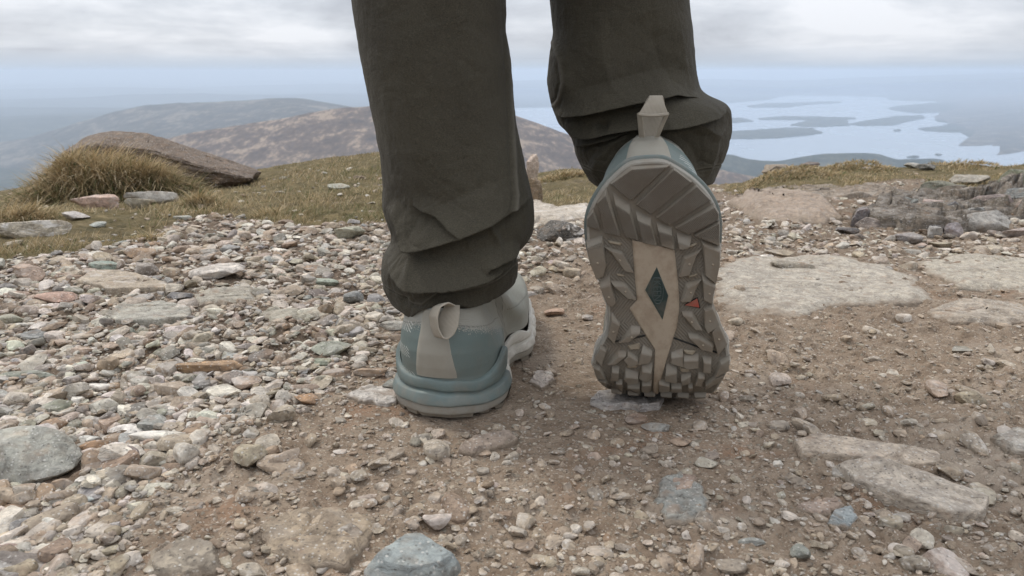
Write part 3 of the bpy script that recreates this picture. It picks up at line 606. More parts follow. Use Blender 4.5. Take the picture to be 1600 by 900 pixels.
def al_obj(name, V, Fc, mapf, mats, parent, smooth=True, midx=None, kind=None, al=None):
    V = np.asarray(V, float).reshape(-1, 3)
    me = mesh(name, mapf(V), Fc, mats, smooth, attrs={'al': (V if al is None else al) * 1000}, midx=midx)
    bm = bmesh.new(); bm.from_mesh(me); bmesh.ops.recalc_face_normals(bm, faces=bm.faces); bm.to_mesh(me); bm.free()
    o = link(name, me, parent)
    if kind: o['kind'] = kind
    return o
def lug_mesh(base, top, hb, ht, grow=1.):
    """flat-topped rubber block with sloping flanks and softened edges"""
    B = np.array(base) / 1000.; n = len(B); T = np.array(top) / 1000.; cB = B.mean(0)
    B = cB + (B - cB) * grow; T = cB + (T - cB) * grow * (1.06 if grow > 1 else 1)
    if len(T) != n:
        T = np.array([T[np.argmin(np.hypot(*(T - q).T))] for q in B]) * .8 + .2 * B
    bm = bmesh.new()
    vb = [bm.verts.new((x, y, hb / 1000)) for x, y in B]; vt = [bm.verts.new((x, y, ht / 1000)) for x, y in T]
    for i in range(n):
        j = (i + 1) % n
        try: bm.faces.new((vb[i], vb[j], vt[j], vt[i]))
        except Exception: pass
    bm.faces.new(vt)
    bmesh.ops.remove_doubles(bm, verts=bm.verts, dist=.0002)
    bmesh.ops.recalc_face_normals(bm, faces=bm.faces)
    es = [e for e in bm.edges if not e.is_boundary]
    bmesh.ops.bevel(bm, geom=es, offset=.0003, segments=1, affect='EDGES', profile=.5, clamp_overlap=True)
    bmesh.ops.triangulate(bm, faces=[f for f in bm.faces if len(f.verts) > 4])
    bm.verts.ensure_lookup_table()
    V = np.array([v.co[:] for v in bm.verts]); Fc = [[v.index for v in f.verts] for f in bm.faces]; bm.free()
    return V, Fc
def strip_between(lf, rf, l0, l1, n, m, hfun):
    """sheet between two edges a=lf(l), a=rf(l)"""
    ls = np.linspace(l0, l1, n); fr = np.linspace(0, 1, m)
    A = lf(ls)[:, None] * (1 - fr) + rf(ls)[:, None] * fr
    Lg = np.repeat(ls[:, None], m, 1)
    return np.stack([A, Lg, hfun(A, Lg, fr[None, :] + 0 * A)], -1).reshape(-1, 3) / 1000, grid_faces(n, m)
def ipl(pts):
    P = np.array(pts, float); P = P[np.argsort(P[:, 1], kind='stable')]
    return lambda l: np.interp(l, P[:, 1], P[:, 0])
def make_shoe(mapf, person, raised):
    # ---- upper: horizontal slices from the sole to the collar
    nh = 46; hs = np.r_[np.linspace(24, 77, nh)]
    rings = []
    for h in hs:
        lb = np.interp(h, [27, 34, 45, 55, 66, 76, 84], [4.0, 1.6, .4, 2.0, 5.5, 8.5, 9])
        lf = np.interp(h, [27, 33, 40, 46, 52, 60, 68, 76, 84], [264, 260, 247, 228, 206, 178, 154, 134, 118])
        L_ = LM / 266.
        l_ = lb + L_ * (lf - lb)
        wsc = np.interp(h, [27, 40, 55, 70, 84], [.89, .87, .78, .67, .60])
        wsc = wsc * (1 + .05 * sst(l_, 42, 66) * (1 - sst(l_, 95, 120)))
        wsc = wsc * (1 - .16 * sst(l_, 90, 150) * sst(h, 35, 70))
        # narrower heel cup than sole
        a_ = np.interp(OUT[:, 1] * 0 + l_, LM[:1], OUT[:1, 0]) * 0 + OUT[:, 0] * 1000
        rings.append(np.column_stack([a_ * wsc, l_, np.full(len(l_), h)]) / 1000)
    # close the top
    top = rings[-1]; c = top.mean(0)
    for f_ in (.8, .5, .2, .02): q = c + (top - c) * [f_, f_, 1]; q[:, 2] -= .003 * (1 - f_); rings.append(q)
    V, Fc = stack(rings)
    shoe = al_obj('shoe', V, Fc, mapf, [M['upper']], person)
    # ---- midsole: lower band, groove, upper rim that rises into a horn at the arch
    prof = [(6.6, -.4), (6.7, 1.9), (7.2, 2.5), (8.4, 2.6), (11, 1.7), (13.8, .7), (14.5, .2), (15.1, -1.2), (15.5, -3.2), (16.1, -3.7), (16.7, -3.2), (17.1, -2.0), (18.2, -1.6), (21, -1.7), (23.4, -2.0), (24.4, -2.5), (25, -3.4), (25.3, -5.4)]
    horn = 13 * sst(LM, 14, 52) ** 1.4 * (1 - sst(LM, 54, 68)) * (np.abs(OUT[:, 0]) > .01)
    hoff = 1.6 * sst(LM, 15, 45) * (1 - sst(LM, 56, 70))
    fore = sst(LM, 66, 84)
    rings = []
    for h, off in prof:
        k = sst(h, 15.5, 24)
        hh = h + horn * k * (1 - fore * .3) - fore * (h - 5) * .18 + (2.5 * np.sin(LM * .16) * k * fore)
        hh = hh + (.8 * np.sin(OUT[:, 0] * 1000 * .07 + .6) + .35 * np.sin(OUT[:, 0] * 260)) * (LM < 40) * sst(h, 9, 15)
        wv = off * (1 - .25 * fore) + hoff * k + fore * 1.2 * np.sin(LM * .35) * np.exp(-((h - 12) / 5.) ** 2)
        rings.append(ring(wv, hh))
    V, Fc = stack(rings)
    al_obj('midsole', V, Fc, mapf, [M['midsole']], shoe)
    # ---- outsole: rim and the floor between the lugs
    rings = [ring(o_, h_) for h_, o_ in ((7.4, -1.2), (7.2, .2), (5.5, .7), (3.0, .6), (1.2, .4), (.2, .1), (0, -.2), (0, -1.4))]
    V, Fc = stack(rings)
    al_obj('outsole_rim', V, Fc, mapf, [M['rim']], shoe)
    lf_, rf_ = ipl(LT[1:-1]), ipl(RT[1:-1])
    V, Fc = strip_between(lambda l: lf_(l) + .8, lambda l: rf_(l) - .8, 1.5, 263, 560 if raised else 120, 170 if raised else 20,
                          lambda A, L_, f_: .05 + (.55 * (np.abs(np.sin((A + .8 * np.abs(((L_ - 4) % 36) - 18)) * 3.1416 / 2.3)) < .42) * sst(L_, 49, 51) if raised else 0 * A))
    al_obj('outsole', V, Fc, mapf, [M['rubber']], shoe)
    # ---- lugs
    bottoms = [(k, b_, t_) for k, b_, t_ in LUGS]
    for l0 in (180, 191, 202, 213, 224, 235, 246):
        half = np.interp(l0, [180, 246], [36, 17]); n = 6 if l0 < 220 else 4
        for j in range(n):
            a0 = -half + (j + .12) * 2 * half / n; a1 = -half + (j + .84) * 2 * half / n; sk = (3 if j < n / 2 else -3)
            bs = [(a0, l0 + sk * .3), (a1, l0 - sk * .3), (a1, l0 + 8.5), (a0, l0 + 8)]
            cm = np.mean(bs, 0); bottoms.append(('f', bs, [list(cm + (np.array(q) - cm) * .8) for q in bs]))
    for k, b_, t_ in bottoms:
        ht = {'h': -3.5, 'm': -3.9, 'f': -3.7}[k]
        V, Fc = lug_mesh(b_, t_, .6, ht, {'h': 1.0, 'm': 1.12, 'f': 1.04}[k])
        al_obj('lug', V, Fc, mapf, [M['rubber']], shoe, smooth=False)
        if k == 'm':     # little round stud on the block
            c = np.mean(t_, 0); bm = bmesh.new(); bmesh.ops.create_icosphere(bm, subdivisions=2, radius=.0008)
            Vs = np.array([v.co[:] for v in bm.verts]); Fs = [[v.index for v in f.verts] for f in bm.faces]; bm.free()
            Vs[:, 2] *= .7
            al_obj('stud', Vs + np.array([c[0], c[1], ht]) / 1000, Fs, mapf, [M['bar']], shoe)
    for b_ in BARS:
        c = np.mean(b_, 0); t_ = [list(c + (np.array(q) - c) * .75) for q in b_]
        V, Fc = lug_mesh(b_, t_, .3, -1.4); al_obj('tread_bar', V, Fc, mapf, [M['bar']], shoe, smooth=False)
    # ---- shank plate, logo diamond, badge
    pl = ipl([(-13.0, 52.3), (-12.8, 69.7), (-11.8, 95), (-17.1, 100.8), (-15, 105.4), (-6.5, 122.6), (-1.1, 132.4), (-2.5, 153.1), (-3.3, 167), (-3.0, 200)])
    pr = ipl([(-12.9, 52.3), (1.4, 56.6), (13.9, 60.2), (15.3, 76.4), (16.3, 95.3), (16, 104.2), (14.2, 116.4), (11.2, 125.5), (5.4, 145.1), (1.2, 161.6), (.2, 175), (0, 200)])
    def hp(A, L_, f_):
        ed = np.minimum(f_, 1 - f_)
        cr = -.55 * (1 - np.clip(np.abs(f_ - np.interp(L_, [50, 70, 115, 160], [.5, .5, .62, .5])) / .5, 0, 1)) * sst(L_, 50, 66)
        return -1.1 * sst(ed, -.01, .03) * sst(L_, 51.8, 53) + cr
    V, Fc = strip_between(pl, pr, 51.9, 199, 150, 29, hp)
    al_obj('shank_plate', V, Fc, mapf, [M['plate']], shoe)
    dm = MISC['diamond']; rim = MISC['diamond_rim']
    V, Fc = lug_mesh(rim, [list(np.mean(rim, 0) + (np.array(q) - np.mean(rim, 0)) * .99) for q in rim], -.9, -1.75); al_obj('logo_rim', V, Fc, mapf, [M['bar']], shoe, smooth=False)
    V, Fc = lug_mesh(dm, [list(np.mean(dm, 0) + (np.array(q) - np.mean(dm, 0)) * .97) for q in dm], -1.5, -1.95)
    plate = al_obj('logo_plate', V, Fc, mapf, [M['plate_dark']], shoe, smooth=False)
    # embossed oval frame + letters reading from heel to toe
    fr = np.array(MISC['letters']['frame']); c = fr.mean(0)
    fr2 = perim([tuple(q) for q in fr], 40)
    ringsf = []
    for s_, h_ in ((1.03, -1.9), (1.03, -2.15), (.93, -2.15), (.93, -1.9)):
        q = c + (fr2 - c) * s_; ringsf.append(np.column_stack([q, np.full(len(q), h_)]) / 1000)
    V, Fc = stack(ringsf); al_obj('logo_frame', V, Fc, mapf, [M['letter']], shoe, smooth=False)
    cu = bpy.data.curves.new('t', 'FONT'); cu.body = 'KEEN'; cu.size = 1; cu.extrude = .03; cu.offset = -.004; cu.resolution_u = 2
    to = bpy.data.objects.new('t', cu); COL.objects.link(to)
    dg = bpy.context.evaluated_depsgraph_get(); tm = bpy.data.meshes.new_from_object(to.evaluated_get(dg))
    Vt = np.array([v.co[:] for v in tm.vertices]); Ft = [list(p.vertices) for p in tm.polygons]
    bpy.data.objects.remove(to)
    mn, mxx = Vt.min(0), Vt.max(0)
    u = (Vt[:, 0] - mn[0]) / (mxx[0] - mn[0]); v = (Vt[:, 1] - mn[1]) / (mxx[1] - mn[1])
    la = 81.3 + u * 14.2; wid = 5.6 - 1.2 * np.abs(u - .5) * 2
    aa = 1.9 + (u - .5) * -.2 + (v - .5) * wid * 1.0
    V = np.column_stack([aa, la, -1.9 - .28 * (Vt[:, 2] > 0)]) / 1000
    al_obj('logo_letters', V, Ft, mapf, [M['letter']], shoe, smooth=False)
    tr, tr2 = MISC['tri'], MISC['tri_rim']
    V, Fc = lug_mesh(tr2, [list(np.mean(tr2, 0) + (np.array(q) - np.mean(tr2, 0)) * .97) for q in tr2], .2, -.8); al_obj('badge_rim', V, Fc, mapf, [M['black']], shoe, smooth=False)
    V, Fc = lug_mesh(tr, [list(np.mean(tr, 0) + (np.array(q) - np.mean(tr, 0)) * .93) for q in tr], -.6, -1.3); al_obj('badge', V, Fc, mapf, [M['red']], shoe, smooth=False)
    # ---- flex grooves across the forefoot
    for cut in MISC['cut']:
        C_ = np.array(cut); u_ = np.linspace(0, len(C_) - 1, 26); cx1 = np.interp(u_, range(len(C_)), C_[:, 0]); cl1 = np.interp(u_, range(len(C_)), C_[:, 1])
        V = [(a_, l_ + w_, -.12 - .25 * (abs(w_) < .3)) for a_, l_ in zip(cx1, cl1) for w_ in (-.75, 0, .75)]
        al_obj('flex_groove', np.array(V) / 1000, grid_faces(26, 3), mapf, [M['black']], shoe)
    # ---- heel strip up the back
    n1_, n2_ = 34, 17; V = []
    for i in range(n1_):
        h = 26.8 + (76 - 26.8) * i / (n1_ - 1)
        lb = np.interp(h, [27, 34, 45, 55, 66, 76, 84], [4.0, 1.6, .4, 2.0, 5.5, 8.5, 9]); wsc = np.interp(h, [27, 40, 55, 70, 84], [.89, .87, .78, .67, .60])
        lfh = np.interp(h, [27, 33, 40, 46, 52, 60, 68, 76, 84], [264, 260, 247, 228, 206, 178, 154, 134, 118])
        hw = np.interp(h, [31, 45, 60, 72, 84], [15.5, 13.2, 10.6, 9.4, 9.2])
        # outline near the heel as l(a)
        sel = np.argsort(OUT[:, 0]); m_ = OUT[sel, 1] < .035; ax = OUT[sel, 0][m_] * 1000 * wsc; ly = lb + OUT[sel, 1][m_] * 1000 / 266 * (lfh - lb)
        for j in range(n2_):
            a_ = -hw + 2 * hw * j / (n2_ - 1); l_ = np.interp(a_, ax, ly)
            edge = min(1, (hw - abs(a_)) / 1.2 + .02)
            V.append((a_, l_ - 1.3 * edge + .3, h))
    al_obj('heel_strip', np.array(V) / 1000, grid_faces(n1_, n2_), mapf, [M['strip']], shoe)
    return shoe

def ribbon(name, path, wdir, width, thick, parent, mat, n=70):
    """woven band swept along a 3D path; wdir per point is the across direction"""
    P = np.array(path, float); W = np.array(wdir, float); wd = np.array(width, float) if np.ndim(width) else np.full(len(P), width)
    s = np.r_[0, np.cumsum(np.linalg.norm(np.diff(P, axis=0), axis=1))]; u = np.linspace(0, s[-1], n)
    def cr(A):
        # smooth interpolation
        o = np.stack([np.interp(u, s, A[:, k]) for k in range(A.shape[1])], -1)
        for _ in range(4): o[1:-1] = (o[:-2] + 2 * o[1:-1] + o[2:]) / 4
        return o
    Pi, Wi, wi = cr(P), cr(W), cr(wd[:, None])
    Wi /= np.linalg.norm(Wi, axis=1)[:, None]
    T = np.gradient(Pi, axis=0); T /= np.linalg.norm(T, axis=1)[:, None]
    Nn = np.cross(T, Wi); Nn /= np.linalg.norm(Nn, axis=1)[:, None]
    V, A = [], []
    prof = [(-1, -.6), (-1, .6), (-.9, 1), (0, 1), (.9, 1), (1, .6), (1, -.6), (.9, -1), (0, -1), (-.9, -1)]
    for i in range(n):
        for a_, b_ in prof:
            V.append(Pi[i] + Wi[i] * a_ * wi[i] / 2 + Nn[i] * b_ * thick / 2); A.append((a_ * wi[i][0] / 2 * 1000, u[i] * 1000, 0))
    Fc = grid_faces(n, len(prof), True)
    me = mesh(name, V, Fc, [mat], True, attrs={'al': np.array(A)})
    bm = bmesh.new(); bm.from_mesh(me); bmesh.ops.recalc_face_normals(bm, faces=bm.faces); bm.to_mesh(me); bm.free()
    return link(name, me, parent)

person = bpy.data.objects.new('person', None); COL.objects.link(person); person.location = (0, 0, 0)
tag(person, 'person seen from behind stepping away in bunched dark olive trousers and pale green hiking shoes', 'person')
shoeR = make_shoe(map_raised, person, True)
shoeL = make_shoe(map_planted, person, False)
shoeR['label'] = 'right shoe raised on its toe with the whole studded sole showing'
shoeL['label'] = 'left shoe flat on the ground with green heel and beige pull loop'

def wp(px, py, Y):
    x_, z_ = ray_plane(px, py, Y); return [float(x_), Y, float(z_)]
# pull loops: the raised one stands up folded, the planted one hangs open
ys = .5300
Lp = [wp(1014.5, 214, ys + .004), wp(1013, 206, ys + .0015), wp(1021, 178, ys - .0045), wp(1023, 166, ys - .004), wp(1025, 152, ys + .001), wp(1025, 150, ys + .004), wp(1023, 163, ys + .007), wp(1020, 180, ys + .0085), wp(1015, 213, ys + .008)]
# the standing loop: top fold wide at its shoulder
ribbon('pull_loop', [wp(1020, 181, ys - .006), wp(1021, 177, ys - .0062), wp(1022.5, 165, ys - .005), wp(1024.5, 152, ys - .001), wp(1025, 149.5, ys + .0015), wp(1024, 156, ys + .006), wp(1020, 178, ys + .015), wp(1015, 214, ys + .013)],
       [(1, 0, 0)] * 8, [.0195, .0195, .0140, .0088, .0088, .012, .0185, .0120], .0011, shoeR, M['webbing'])
for sg, (x1, x2) in (('l', (999, 1003)), ('r', (1042.5, 1026))):
    ribbon('pull_loop_edge', [wp(x1, 177, ys - .0055), wp((x1 + x2) / 2, 195, ys - .002), wp(x2, 214, ys + .003)], [(1, -.6 if x1 < 1010 else .6, 0)] * 3, [.0034, .0036, .0042], .0012, shoeR, M['webbing'], 24)
ribbon('loop_stitching', [wp(997.5, 178.5, ys - .0072), wp(1021, 180.3, ys - .0082), wp(1044.5, 178, ys - .0072)], [(0, .3, 1)] * 3, .0023, .0012, shoeR, M['webbing'], 30)
yl = .4960
ribbon('pull_loop', [wp(704, 478, yl + .002), wp(694, 474, yl - .002), wp(682, 480, yl - .005), wp(677, 494, yl - .007), wp(679, 511, yl - .0075), wp(685, 525, yl - .008), wp(690, 528, yl - .0075), wp(696, 522, yl - .0065), wp(700, 508, yl - .004), wp(703, 492, yl - .001), wp(707, 477, yl + .003)],
       [(.75, -.6, .25), (.7, -.7, .35), (.62, -.8, .3), (.6, -.85, .1), (.62, -.85, 0), (.7, -.75, 0), (.8, -.6, .1), (.85, -.4, .1), (.9, -.3, 0), (.95, -.2, 0), (1, 0, 0)],
       [.009, .0098, .0105, .0105, .0105, .0105, .012, .0135, .0145, .0135, .010], .0012, shoeL, M['webbing'], 110)
# collar padding and sock inside the raised shoe's opening
# ------------------------------------------------------------------ trousers
def f_cloth(t, b):
    p = pos(t)
    n = t.noise(p, 14, 3, .5)
    col = t.mix(t.maprange(n, .35, .65), (.052, .045, .031), (.066, .058, .040))
    gr = t.noise(t.vm('MULTIPLY', p, (1, 1, 2.4)), 1100, 3, .7); col = t.mix(1., col, t.ramp(gr, [(.3, (.60, .60, .60)), (.5, (1, 1, 1)), (.7, (1.55, 1.54, 1.50))]), 'MULTIPLY')
    dust = t.maprange(t.noise(p, 900, 2, .6), .70, .76)
    lowd = t.maprange(t.sep(p)[2], .12, .03, .0, .5)
    col = t.mix(t.math('MULTIPLY', dust, t.math('ADD', lowd, .10)), col, (.22, .20, .17))
    t.put(b.inputs['Base Color'], col)
    al = t.attr('al'); a, l, h = t.sep(al)
    t.put(b.inputs['Base Color'], t.mix(t.math('MULTIPLY', t.attr('seam', 'Fac'), .75), col, (.15, .135, .105)))
    wv = t.math('MULTIPLY', t.math('SINE', t.math('MULTIPLY', a, 9.)), t.math('SINE', t.math('MULTIPLY', l, 9.)))
    nb = t.bump(wv, .0002, .5)
    nb = t.bump(t.noise(t.vm('MULTIPLY', p, (1, 1, .35)), 150, 4, .65), .0016, .6, nb)
    nb = t.bump(t.noise(t.vm('MULTIPLY', p, (1, 1, 1.7)), 38, 3, .6, .8), .004, .35, nb)
    t.put(b.inputs['Normal'], nb)
    b.inputs['Sheen Weight'].default_value = .05; b.inputs['Sheen Roughness'].default_value = .4
M['cloth'] = material('trouser_cloth', f_cloth, .78, .22)
def polydist(X, Z, P):
    """distance, signed side (+ above) and position along a polyline in the x,z plane"""
    best = np.full(X.shape, 9.); sg = np.zeros(X.shape); al = np.zeros(X.shape)
    P = np.array(P); s = np.r_[0, np.cumsum(np.hypot(*np.diff(P, axis=0).T))]
    for i in range(len(P) - 1):
        ax, az = P[i]; bx, bz = P[i + 1]; dx, dz = bx - ax, bz - az; L2 = dx * dx + dz * dz
        u = np.clip(((X - ax) * dx + (Z - az) * dz) / L2, 0, 1)
        qx, qz = ax + u * dx, az + u * dz; d_ = np.hypot(X - qx, Z - qz)
        cr = (dx * (Z - az) - dz * (X - ax)) / math.sqrt(L2)
        m = d_ < best; best = np.where(m, d_, best); sg = np.where(m, cr, sg); al = np.where(m, (s[i] + u * (s[i + 1] - s[i])) / s[-1], al)
    return best, np.sign(sg), al
def leg(name, cl, cr, zbot, Y, b, folds, seam, top, seed, label):
    """cl/cr: left/right outline (px,py); zbot: hem line; folds: (points, height mm, width above, width below)"""
    cl = np.array(cl, float); cr = np.array(cr, float)
    xl, zl = ray_plane(cl[:, 0], cl[:, 1], Y); xr, zr = ray_plane(cr[:, 0], cr[:, 1], Y)
    def fi(zq, zz, xx):
        o = np.argsort(zz); return np.interp(zq, zz[o], xx[o])
    hx, hzz = ray_plane(np.array(zbot)[:, 0], np.array(zbot)[:, 1], Y - b * .8)
    ho = np.argsort(hx); hx, hzz = hx[ho], hzz[ho]
    nth, nv = 340, 420
    th = np.linspace(0, 2 * math.pi, nth, endpoint=False)
    ct, st = np.cos(th), np.sin(th)
    ce = np.sign(ct) * np.abs(ct) ** .92; se = np.sign(st) * np.abs(st) ** .88
    ztop = top[0][2]
    v = np.linspace(0, 1, nv)
    Vs = []
    xm = .5 * (fi(.1, zl, xl) + fi(.1, zr, xr))
    # hem height depends on x (camera side); far side uses the same line a little lower
    z0 = max(zl.max(), zr.max()) - .0005
    rows = []
    xc0 = .5 * (fi(hzz.mean(), zl, xl) + fi(hzz.mean(), zr, xr)); hw0 = .5 * (fi(hzz.mean(), zr, xr) - fi(hzz.mean(), zl, xl))
    xb = xc0 + hw0 * ce
    zb = np.interp(xb, hx, hzz)
    zb = np.where(se > 0, zb - .004 * se, zb)
    Zm = z0 + (zb[None, :] - z0) * v[:, None]
    zq = np.linspace(min(zl.min(), zr.min()), max(zl.max(), zr.max()), 260); kk = np.hanning(15); kk /= kk.sum()
    def smc(zz, xx): return np.convolve(np.pad(fi(zq, zz, xx), 7, mode='edge'), kk, 'valid')
    XL, XR = np.interp(Zm, zq, smc(zl, xl)), np.interp(Zm, zq, smc(zr, xr))
    sm = lambda A: A
    XC, HW = (XL + XR) / 2, (XR - XL) / 2
    Xs = XC + HW * ce[None, :]; Ys = Y + b * se[None, :] * (1 - .06 * v[:, None])
    cam_side = np.clip(-se, 0, 1)[None, :] + 0 * Zm
    SE = np.zeros_like(Xs); D = np.zeros_like(Xs); DZ = np.zeros_like(Xs)
    for pts, A, wu, wd, kind_ in folds:
        P = np.array(pts, float)
        for _ in range(2):      # round the traced line a little
            Q = [P[0]]
            for i in range(len(P) - 1): Q += [P[i] * .75 + P[i + 1] * .25, P[i] * .25 + P[i + 1] * .75]
            P = np.array(Q + [P[-1]])
        fx, fz = ray_plane(P[:, 0], P[:, 1], Y - b * .8)
        d_, s_, al_ = polydist(Xs, Zm, np.stack([fx, fz], -1))
        q_ = d_ * 1000; end = np.clip(np.minimum(al_, 1 - al_) * 4, 0, 1) ** .8
        if kind_ == 'L':   # cloth laid in a flap: slopes out to a crisp lip, then drops in behind it
            up_ = np.clip(1 - q_ / wu, 0, 1) ** 1.35
            lowr = np.where(q_ < 1.4, 1 - 1.5 * sst(q_, 0, 1.4), -.5 * np.clip(1 - (q_ - 1.4) / wd, 0, 1) ** 1.2)
            D += 1.45 * A / 1000 * np.where(s_ > 0, up_, lowr) * end * np.clip(cam_side * 2.2, 0, 1)
            DZ -= .62 * A / 1000 * np.where(s_ > 0, np.clip(1 - q_ / (wu * .8), 0, 1) ** 1.5, 1 - sst(q_, 0, 1.6)) * end * np.clip(cam_side * 1.5, 0, 1)
        else:
            g = (.5 * np.exp(-(q_ / np.where(s_ > 0, wu, wd)) ** 2) + .5 * np.exp(-q_ / np.where(s_ > 0, wu, wd) * 1.5)) * end
            D += 1.4 * A / 1000 * g * np.clip(cam_side * 2.2, 0, 1)
    # matching unruly folds on the far side, and slight irregularity everywhere
    back = np.clip(se, 0, 1)[None, :] * sst(v, .45, .8)[:, None]
    D += back * .006 * fbm(ct[None, :] * 1.2 + 3, Zm * 34 + ct[None, :], st[None, :], 3, seed)
    low = sst(v, .25, .85)[:, None]
    nz1 = fbm(ct[None, :] * 1.7, Zm * 11 + 0 * ct[None, :], st[None, :] * 1.7, 3, seed + 3)
    nz2 = 1 - np.abs(fbm(ct[None, :] * 2.4 + .6 * nz1, Zm * 46 + 1.3 * nz1, st[None, :] * 2.4, 3, seed + 5)) * 2
    D += .0016 * nz1 + .0005 * nz2 * low
    cre = 1 - np.abs(fbm(ct[None, :] * 3.1 + 2.2 * nz1 + Zm * 20, Zm * 52 - 1.5 * ct[None, :] + 1.5 * nz1, st[None, :] * 2.2, 3, seed + 15)) * 3.2
    D -= .0011 * np.clip(cre, 0, 1) ** 2 * low ** 2
    hd = (Zm - zb[None, :]) * 1000; D -= .0010 * np.exp(-((hd - 13) / .7) ** 2) * np.clip(cam_side * 3, 0, 1); SH = np.exp(-((hd - 14.4) / .5) ** 2) * (cam_side > .05) * .6
    D += .0006 * fbm(ct[None, :] * 9, Zm * 130, st[None, :] * 9, 3, seed + 8)
    if seam:
        P = np.array(seam, float); fx, fz = ray_plane(P[:, 0], P[:, 1], Y - b * .5)
        d_, s_, al_ = polydist(Xs, Zm, np.stack([fx, fz], -1))
        SE = np.exp(-(d_ / .0011) ** 2) * (cam_side > .05); D += .0014 * np.exp(-(d_ / .0014) ** 2) * (cam_side > .05) - .0012 * np.exp(-((d_ - .0030) / .0010) ** 2) * (s_ < 0) * (cam_side > .05)
    Xs = Xs + D * ct[None, :] * .75; Ys = Ys + D * st[None, :]; Zs = Zm + DZ
    rings = [np.stack([Xs[i], Ys[i], Zs[i]], -1) for i in range(nv)]
    # hem rolled inward
    cxy = rings[-1].mean(0)
    last = rings[-1]
    for f_, dz_ in ((.985, -.0012), (.965, -.0008), (.95, .001), (.93, .006), (.88, .018), (.6, .03), (.2, .034)):
        q = last.copy(); q[:, :2] = cxy[:2] + (last[:, :2] - cxy[:2]) * f_; q[:, 2] += dz_; rings.append(q)
    # upwards, past the frame: calf, knee, thigh
    up = []
    first = rings[0]; c0 = first.mean(0)
    for (X_, Y_, Z_, rx, ry) in top[::-1]:
        up.append(np.stack([X_ + rx * ct, Y_ + ry * st, np.full(nth, Z_)], -1))
    n_up = []
    pts = up + [first]
    for i in range(len(pts) - 1):
        for q in np.linspace(0, 1, 10, endpoint=False): n_up.append(pts[i] * (1 - q) + pts[i + 1] * q)
    rings = n_up + rings
    V = np.concatenate(rings); Fc = grid_faces(len(rings), nth, True)
    arc = np.tile(th * 55, len(rings)); ll = V[:, 2] * 1000
    me = mesh(name, V, Fc, [M['cloth']], True, attrs={'al': np.column_stack([arc, ll, 0 * ll]), 'seam': np.concatenate([np.zeros((len(n_up), nth)), np.maximum(SE, SH), np.zeros((7, nth))]).ravel()})
    bm = bmesh.new(); bm.from_mesh(me); bmesh.ops.recalc_face_normals(bm, faces=bm.faces); bm.to_mesh(me); bm.free()
    o = link(name, me, person); o['label'] = label
    return o
LL = [(545, -40), (553, 0), (560, 50), (568, 100), (578, 150), (588, 200), (597, 250), (600, 290), (598, 318), (603, 338), (613, 362), (614, 374), (603, 392), (599, 403), (598, 420), (600, 436), (608, 455), (618, 470), (632, 488), (645, 505)]
LR = [(786, -40), (789, 0), (790, 50), (797, 100), (801, 150), (809, 200), (820, 250), (829, 290), (835, 318), (836, 345), (832, 366), (820, 380), (808, 392), (809, 402), (810, 430), (805, 447), (798, 462), (790, 480), (785, 505)]
leg('trouser_leg', LL, LR, [(600, 486), (630, 494), (650, 502), (664, 499), (690, 480), (722, 478), (750, 474), (775, 466), (810, 450)], .560, .056,
    [([(600, 330), (622, 352), (640, 382), (667, 374), (696, 363), (722, 354), (765, 334), (788, 326), (830, 316)], 8.0, 20, 12, 'L'),
     ([(598, 402), (620, 423), (649, 434), (696, 430), (724, 425), (753, 418), (794, 405), (812, 398)], 10.5, 15, 9, 'L'),
     ([(625, 366), (639, 384), (646, 420), (650, 433)], 3.2, 4, 6, 'R'),
     ([(643, 318), (681, 328), (704, 345), (722, 354)], 3.2, 9, 9, 'L'),
     ([(752, 412), (757, 404), (768, 399), (796, 393), (812, 388)], 5.0, 6, 4, 'L'),
     ([(767, 334), (766, 354), (779, 374), (779, 388), (770, 395)], 2.6, 2.6, 2.6, 'R'),
     ([(640, 496), (650, 486), (664, 474), (682, 466), (704, 463), (742, 472), (770, 468)], 3.0, 7, 4, 'L'),
     ([(606, 440), (625, 462), (640, 478)], -2.5, 4, 5, 'R'),
     ([(654, 452), (710, 452), (770, 440), (806, 424)], 2.4, 7, 8, 'R'),
     ([(800, 404), (806, 422), (800, 446)], 2.0, 3, 3, 'R'),
     ([(632, -10), (636, 120), (650, 240), (668, 310)], 1.8, 16, 16, 'R'),
     ([(706, 0), (712, 130), (722, 250), (740, 320)], -1.8, 15, 15, 'R'),
     ([(600, 300), (626, 322), (652, 338), (700, 350)], -1.8, 9, 9, 'R')],
    [(790, -30), (794, 60), (799, 130), (802, 200), (806, 260), (806, 300), (798, 322), (782, 330), (770, 336)],
    [(-.063, .59, .33, .058, .058), (-.06, .62, .42, .066, .068), (-.055, .66, .52, .075, .078), (-.05, .64, .70, .088, .092), (-.02, .60, .86, .10, .11)], 501,
    'planted left trouser leg, straight above and bunched at the hem')
RL = [(856, -40), (860, 0), (865, 50), (858, 92), (854, 128), (861, 165), (872, 194), (890, 213), (897, 226), (898, 240), (907, 262), (918, 278), (926, 296), (930, 310)]
RR_ = [(1070, -40), (1073, 0), (1079, 50), (1083, 100), (1088, 130), (1092, 143), (1106, 151), (1128, 158), (1139, 170), (1140, 200), (1134, 225), (1127, 245), (1117, 266), (1108, 290), (1104, 310)]
